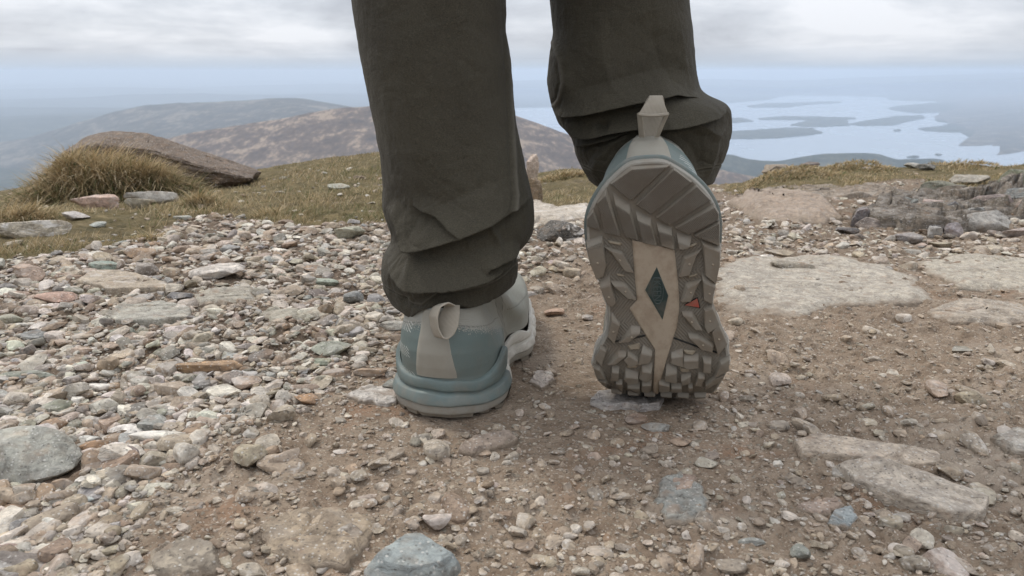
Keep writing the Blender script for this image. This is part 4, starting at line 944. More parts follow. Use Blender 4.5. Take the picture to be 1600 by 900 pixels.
leg('trouser_leg', RL, RR_, [(890, 300), (925, 292), (960, 300), (1060, 300), (1108, 290), (1140, 290)], .612, .052,
    [([(866, 172), (880, 184), (909, 172), (951, 160), (979, 152), (1012, 144), (1045, 137), (1062, 144), (1090, 151)], 8.5, 15, 8, 'L'),
     ([(880, 200), (900, 208), (925, 211), (951, 201), (975, 195), (1000, 192), (1034, 189)], 6.0, 9, 6, 'L'),
     ([(1000, 192), (1034, 189), (1062, 185), (1090, 177), (1118, 170), (1146, 165)], 9.0, 17, 9, 'L'),
     ([(892, 238), (918, 225), (951, 213), (984, 200)], 4.5, 6, 5, 'L'),
     ([(929, 280), (937, 252), (957, 224), (980, 204)], 3.2, 6, 6, 'R'),
     ([(918, 268), (924, 246), (938, 232)], -2.2, 4, 4, 'R'),
     ([(1066, 188), (1096, 197), (1122, 216), (1140, 202)], 3.0, 5, 4, 'R'),
     ([(1124, 212), (1118, 240), (1107, 280)], 2.4, 2.6, 3.6, 'R'),
     ([(1046, 206), (1076, 222), (1092, 250), (1094, 276)], -2.6, 6, 6, 'R'),
     ([(932, 196), (945, 193), (952, 196)], -4.0, 3, 3, 'R'),
     ([(868, 60), (886, 105), (890, 140), (878, 168)], 2.4, 6, 9, 'R'),
     ([(936, 20), (940, 90), (952, 130), (966, 150)], 2.4, 9, 11, 'R'),
     ([(1010, 20), (1026, 90), (1050, 128), (1085, 140)], -2.4, 11, 11, 'R'),
     ([(1060, 20), (1066, 80), (1080, 125)], 1.8, 8, 8, 'R')],
    [(864, 62), (878, 98), (882, 130), (876, 156), (866, 168)],
    [(.068, .58, .33, .056, .056), (.078, .64, .42, .064, .066), (.085, .74, .50, .072, .078), (.08, .68, .68, .088, .092), (.05, .60, .86, .10, .11)], 601,
    'right trouser leg crumpled in thick folds above the raised heel')
# ------------------------------------------------------------------ stones
PAL = {'quartz': (.57, .54, .485), 'white': (.65, .63, .585), 'pink': (.40, .325, .25), 'green': (.275, .28, .25), 'grey': (.27, .27, .26), 'blue': (.27, .30, .32),
       'brown': (.235, .165, .115), 'rust': (.33, .215, .135), 'tan': (.37, .305, .235), 'dark': (.075, .068, .062), 'buff': (.42, .37, .31), 'slate': (.16, .155, .155)}
def f_stone(t, b):
    c = t.attr('col', 'Vector'); lp = t.attr('lp'); vein = t.attr('vein', 'Fac'); p = pos(t)
    # foliation follows the stone's own flat plane
    q = t.vm('MULTIPLY', lp, (14, 14, 110))
    wob = t.vm('ADD', q, t.vm('MULTIPLY', t.comb(t.noise(lp, 40, 3), t.noise(lp, 47, 3), t.noise(lp, 33, 3)), (3, 3, 9)))
    ly = t.noise(wob, 1.6, 4, .65)
    col = t.mix(1., c, t.ramp(ly, [(.32, (.62, .60, .58)), (.48, (.95, .94, .92)), (.66, (1.28, 1.25, 1.2))]), 'MULTIPLY')
    mot = t.noise(lp, 95, 4, .65)
    col = t.mix(1., col, t.ramp(mot, [(.3, (.66, .63, .60)), (.5, (1, 1, 1)), (.7, (1.30, 1.29, 1.27))]), 'MULTIPLY')
    sp = t.vor(lp, 520); spc = t.vor(lp, 520, 'Color')
    scv = t.sep(spc)
    fl = t.math('MULTIPLY', t.maprange(sp, .45, .3), t.math('GREATER_THAN', scv[0], .80))
    col = t.mix(t.math('MULTIPLY', fl, .5), col, (.62, .60, .56))
    fd = t.math('MULTIPLY', t.maprange(sp, .45, .3), t.math('LESS_THAN', scv[0], .14))
    col = t.mix(t.math('MULTIPLY', fd, .55), col, (.06, .055, .05))
    vn = t.noise(t.vm('MULTIPLY', lp, (20, 20, 60)), 1.1, 4, .6, 1.2)
    vn = t.math('MULTIPLY', t.maprange(vn, .54, .60), vein)
    col = t.mix(t.math('MULTIPLY', vn, .85), col, (.64, .61, .57))
    rs = t.maprange(t.noise(t.vm('ADD', lp, (3, 1, 2)), 60, 3, .6), .58, .72)
    col = t.mix(t.math('MULTIPLY', rs, .4), col, (.30, .185, .11))
    # soil smeared on the stone, banked against buried edges
    so_ = t.maprange(t.noise(p, 75, 4, .65), .50, .66)
    bk = t.attr('bank', 'Fac')
    bn = t.maprange(t.math('ADD', t.math('MULTIPLY', t.noise(p, 28, 5, .65), 1.3), bk), 1.0, 1.25)
    so_ = t.math('MAXIMUM', t.math('MULTIPLY', so_, .38), t.math('MULTIPLY', bn, .9))
    col = t.mix(so_, col, t.ramp(t.noise(p, 180, 4, .7), [(.3, (.15, .115, .085)), (.6, (.29, .235, .18))]))
    col = t.mix(1., col, (1.03, 1.01, .97), 'MULTIPLY')
    t.put(b.inputs['Base Color'], col)
    nb = t.bump(t.noise(lp, 1300, 3, .7), .0005, .7)
    nb = t.bump(t.math('ADD', t.math('MULTIPLY', ly, 1.0), mot), .0022, .75, nb)
    t.put(b.inputs['Normal'], nb)
    t.put(b.inputs['Roughness'], t.maprange(mot, .3, .7, .62, .9))
M['stone'] = material('stone', f_stone, .8, .3)

def ico(sub):
    bm = bmesh.new(); bmesh.ops.create_icosphere(bm, subdivisions=sub, radius=1)
    V = np.array([v.co[:] for v in bm.verts]); Fc = np.array([[v.index for v in f.verts] for f in bm.faces]); bm.free(); return V, Fc
ICO = {k: ico(k) for k in (1, 2, 3, 4, 5)}
def rock_unit(sub, seed, cuts=9, rough=.05, rounded=.0, layers=.0):
    """chipped stone in a unit box: a ball cut by random flat planes, lightly weathered"""
    rs = np.random.RandomState(seed); V, Fc = ICO[sub]; V = V.copy()
    V = V * (1 + .10 * fbm(V[:, 0] * 1.3 + seed, V[:, 1] * 1.3, V[:, 2] * 1.3, 2, seed))[:, None]
    for k in range(cuts):
        n = rs.normal(size=3); n[2] *= 1.0; n /= np.linalg.norm(n)
        d = rs.uniform(.40, .80)
        q = np.maximum(V @ n - d, 0) * (1 - rounded * .5); V = V - q[:, None] * n
    # top face a little flatter: cleaved schist
    for sgn, dd in ((1, rs.uniform(.5, .75)), (-1, .6)):
        n = np.array([rs.normal() * .12, rs.normal() * .12, sgn]); n /= np.linalg.norm(n)
        q = np.maximum(V @ n - dd, 0); V = V - q[:, None] * n
    N = V / np.linalg.norm(V, axis=1)[:, None]
    if rough:
        V = V + N * (rough * fbm(V[:, 0] * 3.1, V[:, 1] * 3.1, V[:, 2] * 3.1 + seed, 4 if sub > 2 else 2, seed + 1, .55))[:, None]
    if layers and sub >= 4:
        st_ = V[:, 2] * 9 + 1.6 * fbm(V[:, 0] * 1.5, V[:, 1] * 1.5, 0, 3, seed + 2)
        side = np.hypot(N[:, 0], N[:, 1])
        V[:, :2] += N[:, :2] * (layers * (np.abs((st_ % 1) - .5) * 2 - .5) * side * (.5 + .5 * vnoise(V[:, 0] * 4, V[:, 1] * 4, np.floor(st_), seed)))[:, None]
    mn, mx_ = V.min(0), V.max(0); V = (V - (mn + mx_) / 2) / (mx_ - mn) * 2     # half extents 1
    return V, Fc
def rot3(rx, ry, rz):
    return np.array(Matrix.Rotation(rz, 3, 'Z') @ Matrix.Rotation(ry, 3, 'Y') @ Matrix.Rotation(rx, 3, 'X'))
def stone_obj(name, V, Fc, loc, col, vein, seed, mat='stone', jit=.06, parent=None):
    rs = np.random.RandomState(seed)
    c = np.clip(np.array(PAL[col] if isinstance(col, str) else col) * (1 + rs.normal(size=3) * jit * .4 + rs.normal() * jit), .02, .8)
    n = len(V)
    me = mesh(name, V, Fc, [M[mat]], True, attrs={'col': np.tile(c, (n, 1)), 'lp': V + rs.uniform(-2, 2, 3), 'vein': np.full(n, vein)})
    me.set_sharp_from_angle(angle=R(32)) if len(V) < 3000 else None
    return link(name, me, parent, loc)
def footing(px, py):
    X_, Y_, Z_, f_ = at([px], [py]); return float(X_[0]), float(Y_[0]), float(Z_[0])
TAKEN = []
def hero(box, col, label, name='stone', ratio=.8, cuts=9, rough=.06, rounded=.2, layers=0., tilt=(0, 0), yaw=None, vein=.2, sub=4, seed=None, bury=.12, group=None, cat='stone', dh=None):
    x0, y0, x1, y1 = box
    seed = seed if seed is not None else int(x0 * 7 + y0 * 13) % 9973
    cx_ = (x0 + x1) / 2
    X_, Y_, Z_ = footing(cx_, y1)
    dp = float(depth_of(Y_, Z_)); W = (x1 - x0) * dp / FPX; hp = (y1 - y0) * dp / FPX
    ph = math.atan2(CAMZ - Z_, Y_)
    D = W * ratio
    Hh = (hp - D * math.sin(ph)) / math.cos(ph)
    if Hh < .22 * W: D = max(.25 * W, (hp - .22 * W * math.cos(ph)) / math.sin(ph)); Hh = max(.10 * W, (hp - D * math.sin(ph)) / math.cos(ph))
    Hh = Hh / (1 - bury)
    V, Fc = rock_unit(sub, seed, cuts, rough, rounded, layers)
    yaw = yaw if yaw is not None else (seed % 7 - 3) * .06
    V = V @ rot3(tilt[0], tilt[1], yaw).T
    mn, mx_ = V.min(0), V.max(0); V = (V - (mn + mx_) / 2) / (mx_ - mn)
    V = V * [W * 1.02, D, Hh]
    yc = Y_ + D * .5
    zc_ = float(H(X_, yc, False)) + (Z_ - float(H(X_, yc, False))) * .5
    o = stone_obj(name, V, Fc, (X_ + (X_ / Y_) * D * .5, yc, min(Z_, zc_ + .01) + Hh * (.5 - bury)), col, vein, seed)
    tag(o, label, cat, group)
    TAKEN.append((x0 - 2, y0 - 2, x1 + 2, y1 + 2)); return o
def slab(poly, col, label, hgt=.008, lip=.0, vein=.2, seed=1, name='rock_slab', voxel=None, sink=.004, blk=0., tilt=None, rough=.0015, cat='rock', soft=True):
    """flat rock let into the path, outline on the ground; its own uneven top, broken edges and buried skirt"""
    P = perim(poly, 90)
    X_, Y_, Z_, _f = at(P[:, 0], P[:, 1])
    n = 90; k = np.arange(n) / n * 6.283
    cx_, cy_ = X_.mean(), Y_.mean(); sz = math.sqrt((X_.max() - X_.min()) * (Y_.max() - Y_.min()))
    jag = (.075 if soft else .028) * sz * fbm(np.cos(k) * 6, np.sin(k) * 6, 0, 4, seed); rr_ = np.hypot(X_ - cx_, Y_ - cy_)
    X_ = cx_ + (X_ - cx_) * (1 + jag / rr_); Y_ = cy_ + (Y_ - cy_) * (1 + jag / rr_)
    V = []
    fs = [1.05, 1.01, 1.0, .99, .97, .93, .88] + list(np.linspace(.82, .02, 26))
    hs = ([-.02, -.006, -.0005 if soft else hgt * .5, hgt * (.12 if soft else .8), hgt * (.3 if soft else .95), hgt * (.45 if soft else 1), hgt * (.7 if soft else 1)])
    for i, f_ in enumerate(fs):
        x_ = cx_ + (X_ - cx_) * f_; y_ = cy_ + (Y_ - cy_) * f_
        h_ = hs[i] if i < len(hs) else hgt
        g_ = H(x_, y_, False)
        top = h_ + (rough * 2.2 * fbm(x_ * 26, y_ * 26, 0, 4, seed + 3) + rough * 1.4 * np.floor(3 * (fbm(x_ * 16 + y_ * 9, y_ * 34, 0, 3, seed + 4) + .5)) / 3 + hgt * .35 * fbm(x_ * 9, y_ * 9, 0, 3, seed + 8)) * (1 if i > 1 else 0)
        w1, w2, wi = worley(x_ * 7.3 + .3 * fbm(x_ * 30, y_ * 30, 0, 2, seed), y_ * 12, seed)
        top = top - (.0022 if i > 5 else 0) * (1 - sst(w2 - w1, 0, .055))
        if blk and i > 1:
            b1, b2, bi = worley(x_ * 15 + .35 * y_ * 15, y_ * 22, seed + 2)
            top = top + blk * (bi - .3) - blk * .8 * (1 - sst(b2 - b1, 0, .16)) + blk * .5 * (bi - .5) * (x_ - cx_) * 9
        if tilt: top = top + (tilt[0] * (x_ - cx_) + tilt[1] * (y_ - cy_)) * (1 if i > 1 else 0)
        V.append(np.stack([x_ - cx_, y_ - cy_, g_ + top], -1))
    V = np.concatenate(V); z0 = float(H(cx_, cy_, False)); V[:, 2] -= z0
    Fc = grid_faces(len(fs), n, True); Fc = Fc[:, ::-1].copy()
    rs = np.random.RandomState(seed); c = np.array(PAL[col] if isinstance(col, str) else col)
    me = mesh(name, V, Fc, [M['stone']], True, attrs={'col': np.tile(c, (len(V), 1)), 'lp': V * [1, 1, 1.6] + rs.uniform(-2, 2, 3), 'vein': np.full(len(V), vein), 'bank': np.repeat(np.interp(fs, [0, .6, .9, 1.05], [0, .08, .40, .75]) * (.35 if not soft else 1), n)})
    bm = bmesh.new(); bm.from_mesh(me); bmesh.ops.recalc_face_normals(bm, faces=bm.faces); bm.to_mesh(me); bm.free()
    if me.polygons[-1].normal.z < 0: me.flip_normals()
    o = link(name, me, None, (cx_, cy_, z0)); tag(o, label, cat)
    SLABS.append(poly); return o
SLABS = []
# flat rock let into the path
slab([(1112, 428), (1145, 403), (1200, 404), (1290, 400), (1380, 412), (1440, 440), (1462, 470), (1400, 480), (1300, 478), (1240, 498), (1150, 492), (1108, 470)], (.355, .325, .28), 'broad pale grey bedrock sheet in the path right of the raised sole', .006, seed=3, vein=.06)
slab([(1440, 408), (1520, 396), (1640, 404), (1680, 440), (1600, 462), (1500, 452), (1450, 430)], (.35, .32, .27), 'pale buff bedrock at the right picture edge above the trodden ground', .005, seed=5, vein=.05)
slab([(1136, 318), (1160, 307), (1215, 303), (1262, 306), (1300, 322), (1316, 346), (1290, 352), (1220, 350), (1160, 340)], (.27, .215, .17), 'pinkish brown smooth bedrock hump just right of the raised trouser hem', .015, seed=7, vein=.12, rough=.003)
slab([(922, 632), (934, 619), (975, 612), (1020, 614), (1038, 626), (1030, 641), (1000, 645), (975, 641), (945, 642)], (.34, .32, .31), 'pale grey flat rock under the toe of the raised shoe', .004, seed=9, vein=.5, soft=False)
slab([(540, 622), (560, 606), (625, 604), (640, 622), (610, 636), (560, 632)], (.50, .47, .44), 'whitish quartz patch in the dirt left of the planted heel', .003, seed=11, vein=.8)
slab([(826, 598), (838, 584), (862, 588), (866, 600), (846, 610)], (.56, .50, .46), 'small pinkish white flat rock between the two shoes', .003, seed=13, vein=.8)
slab([(395, 830), (440, 810), (520, 803), (590, 812), (582, 850), (540, 890), (470, 893), (420, 860)], (.30, .245, .185), 'big brown-grey half buried rock at the lower edge, left of the rounded boulder', .0045, seed=15, vein=.1)
slab([(232, 872), (290, 850), (340, 858), (350, 892), (290, 915), (235, 905)], (.28, .245, .20), 'half buried brown rock at the lower left edge of the picture', .004, seed=16, vein=.1)
slab([(1238, 700), (1276, 690), (1350, 699), (1466, 720), (1466, 737), (1400, 733), (1320, 727), (1250, 722)], (.42, .355, .29), 'upper of the two long buff slabs at the lower right', .0055, seed=17, vein=.1, rough=.0012, soft=False)
slab([(1306, 738), (1360, 728), (1460, 758), (1546, 790), (1536, 812), (1480, 818), (1420, 798), (1335, 764)], (.42, .37, .315), 'lower, wider of the two long buff slabs at the lower right', .006, seed=19, vein=.1, rough=.0012, soft=False)
slab([(1290, 820), (1302, 796), (1330, 792), (1344, 812), (1330, 828)], (.27, .30, .31), 'blue-grey flat rock below the long buff slabs', .003, seed=21, vein=.1)
slab([(1240, 800), (1262, 786), (1310, 784), (1320, 796), (1280, 812)], (.33, .26, .215), 'pinkish flat rock just left below the long buff slabs', .003, seed=23, vein=.1)
slab([(1022, 790), (1030, 752), (1062, 738), (1098, 760), (1112, 800), (1080, 822), (1040, 818)], (.25, .255, .24), 'grey-green rock flush with the dirt below the raised shoe', .003, seed=25, vein=.1)
slab([(1046, 758), (1060, 744), (1090, 752), (1080, 772), (1056, 776)], (.31, .235, .19), 'reddish stained flat rock below the raised shoe', .0036, seed=26, vein=.1)
slab([(165, 500), (190, 482), (250, 478), (300, 486), (296, 502), (250, 512), (190, 512)], (.31, .30, .265), 'flat grey-brown slab in the middle of the left gravel', .006, seed=27, vein=.1, soft=False)
slab([(120, 446), (150, 430), (215, 434), (270, 452), (258, 462), (180, 462)], (.34, .29, .23), 'tan flaky slab in the upper left gravel', .007, seed=29, vein=.4, soft=False)
slab([(300, 466), (340, 452), (400, 456), (404, 472), (350, 482), (310, 480)], (.32, .30, .255), 'flat dull green-grey slab in the upper gravel near the trouser hem', .005, seed=31, vein=.1)
slab([(395, 494), (430, 482), (478, 484), (484, 500), (430, 508)], (.33, .31, .26), 'flat pale slab in the gravel left of the trouser hem', .005, seed=33, vein=.1)
slab([(500, 556), (520, 700), (560, 690), (545, 700), (510, 706)], (.27, .25, .21), 'low ridge of grey rock in the dirt left of the planted heel', .002, seed=34) if False else None
slab([(714, 706), (740, 690), (800, 684), (810, 696), (770, 706), (735, 716)], (.30, .245, .205), 'thin pinkish rock rib in the dirt in front of the shoes', .004, seed=35)
slab([(1440, 420 + 70), (1500, 470), (1600, 474), (1640, 500), (1560, 510), (1480, 506)], (.31, .27, .225), 'low brownish rock sheet at the right edge of the trodden ground', .005, seed=37)
slab([(1545, 690), (1580, 678), (1640, 690), (1640, 720), (1580, 712)], (.34, .31, .27), 'pale rock at the right edge above the long slabs', .004, seed=39)
slab([(800, 336), (830, 318), (870, 332), (925, 326), (935, 344), (880, 352), (830, 352)], (.40, .36, .31), 'pale broken rock ledge behind the dark rock between the legs', .014, seed=41, vein=.5)
# --- stones one can tell apart
hero((-52, 652, 130, 764), 'green', 'largest grey-green boulder, rounded, at the left edge', ratio=.62, cuts=7, rounded=.35, rough=.05, layers=.03, tilt=(.06, .14), vein=.15, sub=5, seed=42, bury=.10)
hero((576, 830, 724, 968), (.29, .31, .31), 'blue-grey rounded boulder at the bottom centre of the picture', ratio=.62, cuts=9, rounded=.35, rough=.05, vein=.3, sub=5, seed=56, bury=.10)
hero((838, 342, 922, 379), 'dark', 'dark rock with white crystals between the two legs', ratio=.6, cuts=8, rough=.14, vein=1., sub=5, seed=61)
hero((826, 276, 848, 322), 'brown', 'brown layered rock peeping out behind the planted leg', ratio=.8, cuts=7, rough=.12, layers=.10, vein=0, sub=5, seed=63)
hero((822, 240, 842, 282), 'buff', 'straw coloured weathered rock standing behind the planted leg', ratio=.8, cuts=5, rough=.16, vein=0, sub=4, seed=64)
hero((115, 302, 190, 327), (.43, .31, .26), 'pink rough boulder in front of the dry grass tussock', ratio=.35, rough=.12, vein=.3, seed=65)
hero((194, 296, 280, 320), (.33, .335, .30), 'pale grey slab lying on top of another in front of the tussock', ratio=.3, cuts=8, tilt=(0, .10), seed=66, bury=0)
hero((194, 308, 244, 328), (.27, .25, .20), 'darker brown slab underneath the pale grey one by the tussock', ratio=.35, cuts=8, seed=67)
hero((-10, 340, 116, 372), (.42, .37, .32), 'long white and brown banded slab in the grass at the left edge', ratio=.5, cuts=7, rough=.12, layers=.08, vein=1., sub=5, seed=68)
hero((100, 328, 142, 346), (.42, .41, .38), 'pale stone on the grass just behind the long banded slab', seed=69)
hero((142, 345, 168, 356), (.33, .36, .35), 'small flat grey stone on the grass beside the banded slab', seed=70)
hero((270, 336, 300, 344), (.36, .38, .34), 'flat grey-green stone at the edge of the grass bank', seed=71)
hero((512, 285, 548, 296), (.36, .37, .33), 'lone grey stone high on the left grass bank', seed=72)
hero((428, 297, 446, 304), (.34, .30, .25), 'little brown stone high on the left grass bank', seed=73)
hero((524, 350, 570, 376), (.31, .315, .25), 'olive grey block at the foot of the grass bank by the trouser leg', seed=74, ratio=.7)
hero((510, 346, 532, 362), 'pink', 'pinkish stone leaning on the olive block by the trouser leg', seed=75)
hero((296, 408, 382, 442), (.50, .48, .45), 'large whitish crystalline rock in the upper gravel', ratio=.6, rough=.12, cuts=8, vein=.6, seed=76)
hero((193, 385, 245, 406), 'brown', 'brown slanting rock at the edge of grass and gravel', ratio=.6, seed=77, tilt=(0, .2))
hero((194, 382, 218, 396), 'white', 'white quartz chip leaning on the brown rock by the grass', seed=78)
hero((143, 404, 186, 427), (.30, .33, .30), 'rounded grey-green cobble in the upper left gravel', rounded=.7, seed=79)
hero((214, 408, 248, 432), (.26, .24, .21), 'dark olive cobble next to the large whitish rock', seed=80)
hero((258, 452, 302, 474), 'slate', 'dark grey wedge of rock in the upper gravel', seed=81)
hero((22, 410, 70, 442), (.36, .29, .22), 'tan lumpy rock at the upper left of the gravel', seed=82, rough=.14)
hero((60, 452, 118, 478), (.36, .26, .20), 'reddish brown cobble in the left gravel', seed=83)
hero((34, 512, 80, 536), (.24, .25, .24), 'dark grey cobble in the left gravel', seed=84, rounded=.5)
hero((-6, 484, 40, 510), (.35, .33, .28), 'sandy flat stone at the left edge of the gravel', seed=85)
hero((166, 508, 214, 526), (.22, .235, .19), 'dark green flat stone below the grey-brown slab', seed=86)
hero((487, 527, 548, 560), (.30, .315, .265), 'grey-green block in the gravel left of the planted shoe', seed=87, ratio=.8, cuts=8, rounded=0)
hero((490, 556, 520, 574), (.27, .28, .23), 'small green block right below the grey-green one', seed=88)
hero((273, 560, 382, 584), 'rust', 'long rust-brown flat stone in the gravel', ratio=.35, cuts=7, layers=.05, seed=89, sub=5, vein=.05)
hero((4, 576, 98, 594), (.27, .285, .25), 'long thin grey-green stone above the big left boulder', ratio=.4, seed=90, cuts=6)
hero((124, 595, 174, 614), 'white', 'white quartz pebble above the big left boulder', seed=91, rounded=.8, cuts=5, vein=.8)
hero((70, 618, 118, 649), (.25, .255, .205), 'olive wedge stone touching the top of the big left boulder', seed=92)
hero((172, 658, 229, 684), 'white', 'upper white quartz stone right of the big left boulder', seed=93, vein=.8)
hero((201, 671, 296, 697), (.62, .59, .56), 'long white quartz stone lying flat in the dirt', ratio=.4, seed=94, vein=.9, cuts=6)
hero((163, 689, 211, 710), (.60, .56, .53), 'lowest white quartz stone beside the rust sliver', seed=95, vein=.9)
hero((129, 681, 167, 709), 'rust', 'rust-orange sliver of stone right of the big left boulder', seed=96, tilt=(0, -.5))
hero((164, 676, 198, 694), 'brown', 'brown pebble among the white quartz stones', seed=97)
hero((124, 678, 160, 694), (.52, .50, .48), 'whitish stone half behind the rust sliver', seed=98)
hero((366, 690, 416, 736), (.34, .285, .225), 'lumpy tan stone standing in the dirt', rough=.16, cuts=8, seed=99, ratio=.8)
hero((419, 626, 466, 664), (.38, .315, .25), 'knobbly tan stone left of the planted shoe', rough=.14, seed=100, ratio=.8)
hero((400, 748, 438, 777), (.37, .33, .28), 'small pale angular stone above the half buried brown rock', seed=101)
hero((390, 602, 430, 626), (.46, .43, .38), 'pale rounded stone left of the knobbly one', seed=102)
hero((454, 598, 500, 612), (.42, .33, .27), 'pinkish flat stone left of the planted heel', seed=103)
hero((460, 612, 496, 636), 'rust', 'rust coloured angular stone left of the planted heel', seed=104)
hero((598, 586, 640, 614), (.25, .255, .235), 'grey stone touching the left side of the planted heel', seed=105)
hero((594, 498, 640, 517), (.28, .29, .255), 'grey-green stone just below the trouser hem', seed=106)
hero((638, 500, 662, 514), 'slate', 'little dark stone against the planted shoe under the hem', seed=107)
hero((552, 573, 606, 590), (.30, .22, .16), 'brown stone in the gravel close to the planted shoe', seed=108)
hero((486, 432, 530, 448), (.33, .35, .32), 'grey-green flat stone in the upper gravel by the hem', seed=109)
hero((536, 452, 568, 475), (.30, .32, .30), 'greenish stone next to the bunched hem', seed=110)
hero((850, 478, 882, 494), (.42, .29, .22), 'pinkish brown stone right of the planted toe', seed=111)
hero((808, 452, 842, 466), (.34, .34, .31), 'grey flat stone behind the planted toe', seed=112)
hero((1204, 404, 1272, 428), (.24, .21, .175), 'dark brown angular rock on the pale bedrock sheet', ratio=.6, rough=.12, seed=113)
hero((1194, 388, 1240, 404), (.30, .25, .20), 'brown flake of rock behind the dark angular one', seed=114)
hero((1304, 353, 1341, 367), 'dark', 'small dark twin-lobed rock on the path', seed=115, rough=.12)
hero((1395, 361, 1440, 381), (.27, .245, .23), 'grey-brown cracked rock in front of the dark outcrop', seed=116, rough=.1)
hero((1412, 388, 1438, 398), (.30, .27, .235), 'small flat brown stone below the cracked rock', seed=117)
hero((1452, 376, 1486, 388), (.27, .235, .18), 'overhanging tan flake with a dark gap beneath it', seed=118)
hero((1482, 538, 1516, 553), (.235, .215, .185), 'dark olive stone alone on the trodden ground at the right', seed=119)
hero((1524, 568, 1538, 580), (.25, .21, .175), 'small brown stone next to the olive one at the right', seed=120)
hero((1472, 777, 1504, 797), (.30, .255, .21), 'round brown stone resting on the lower long slab', seed=121, rounded=.6)
hero((1488, 800, 1514, 816), (.33, .28, .23), 'small brown stone at the edge of the lower long slab', seed=122)
hero((1232, 848, 1264, 876), (.27, .265, .245), 'grey rounded stone near the lower right', seed=123, rounded=.4)
hero((1152, 838, 1194, 854), (.26, .27, .26), 'flat slate grey stone near the bottom right', seed=124)
hero((1338, 652, 1370, 670), (.42, .36, .29), 'pale sliver of stone above the long buff slabs', seed=125)
hero((1362, 668, 1392, 684), (.40, .34, .28), 'little tan stone above the long buff slabs', seed=126)
hero((976, 645, 1012, 665), (.36, .27, .215), 'pinkish tan pebble at the edge of the rock under the raised toe', seed=127, rounded=.6)
hero((1002, 656, 1046, 676), (.36, .35, .33), 'pale grey pebble in front of the raised toe', seed=128, rounded=.5)
hero((1046, 682, 1080, 700), (.37, .27, .215), 'pink pebble in the dirt below the raised shoe', seed=129, rounded=.5)
hero((1082, 712, 1120, 734), (.35, .33, .28), 'pale speckled stone in the dirt below the raised shoe', seed=130)
hero((660, 796, 706, 830), (.52, .46, .41), 'pale pinkish quartz stone just behind the bottom boulder', seed=131, ratio=.7, rounded=.3)
hero((640, 786, 668, 804), (.34, .27, .21), 'small tan stone behind the bottom boulder', seed=132)
hero((804, 840, 838, 866), (.30, .235, .18), 'brown stone pair near the bottom, right of the blue-grey boulder', seed=133)
hero((640, 690 - 10, 660, 700), (.30, .27, .23), 'small greyish stone on the bare dirt in front of the heel', seed=134)
hero((820, 900, 870, 930), (.36, .33, .29), 'pale stone cut by the bottom edge right of the boulder', seed=135)
hero((0, 776, 52, 806), (.37, .27, .20), 'rusty pink stone below the big left boulder', seed=136)
hero((110, 772, 150, 790), (.33, .36, .33), 'pale green flat stone below the big left boulder', seed=137)
hero((0, 660 - 36, 8, 640), 'pink', 'pink stone at the very left edge', seed=138) if False else None
hero((172, 812, 190, 834), (.50, .50, .50), 'blue-white quartz chip in the lower left dirt', seed=139, vein=.9)
hero((330, 866, 372, 892), (.36, .32, .26), 'tan stone at the lower edge left of the big buried rock', seed=140)
hero((1196, 676 + 86, 1226, 780), (.31, .285, .245), 'grey-brown flat pebble left of the long buff slabs', seed=141)
# far rocks on the crest
hero((1186, 254, 1246, 272), (.235, .195, .155), 'brown flat-topped rock on the skyline, leftmost of the right crest', ratio=.6, seed=150, cuts=8, layers=.05)
hero((1254, 252, 1280, 262), (.13, .105, .095), 'dark rock on the skyline above white stones', seed=151)
hero((1302, 249, 1328, 258), (.20, .165, .14), 'small brown capped rock on the skyline', seed=152)
hero((1255, 260, 1275, 266), (.58, .57, .56), 'white stone on the right skyline', seed=153)
hero((1345, 260, 1360, 265), (.58, .57, .56), 'small white stone on the grass of the right crest', seed=154)
hero((1412, 253, 1444, 264), (.30, .30, .27), 'pale grey rock on the skyline behind the dark one', seed=155)
hero((1429, 254, 1465, 267), (.085, .09, .075), 'dark mossy rock on the right skyline', seed=156, rough=.12)
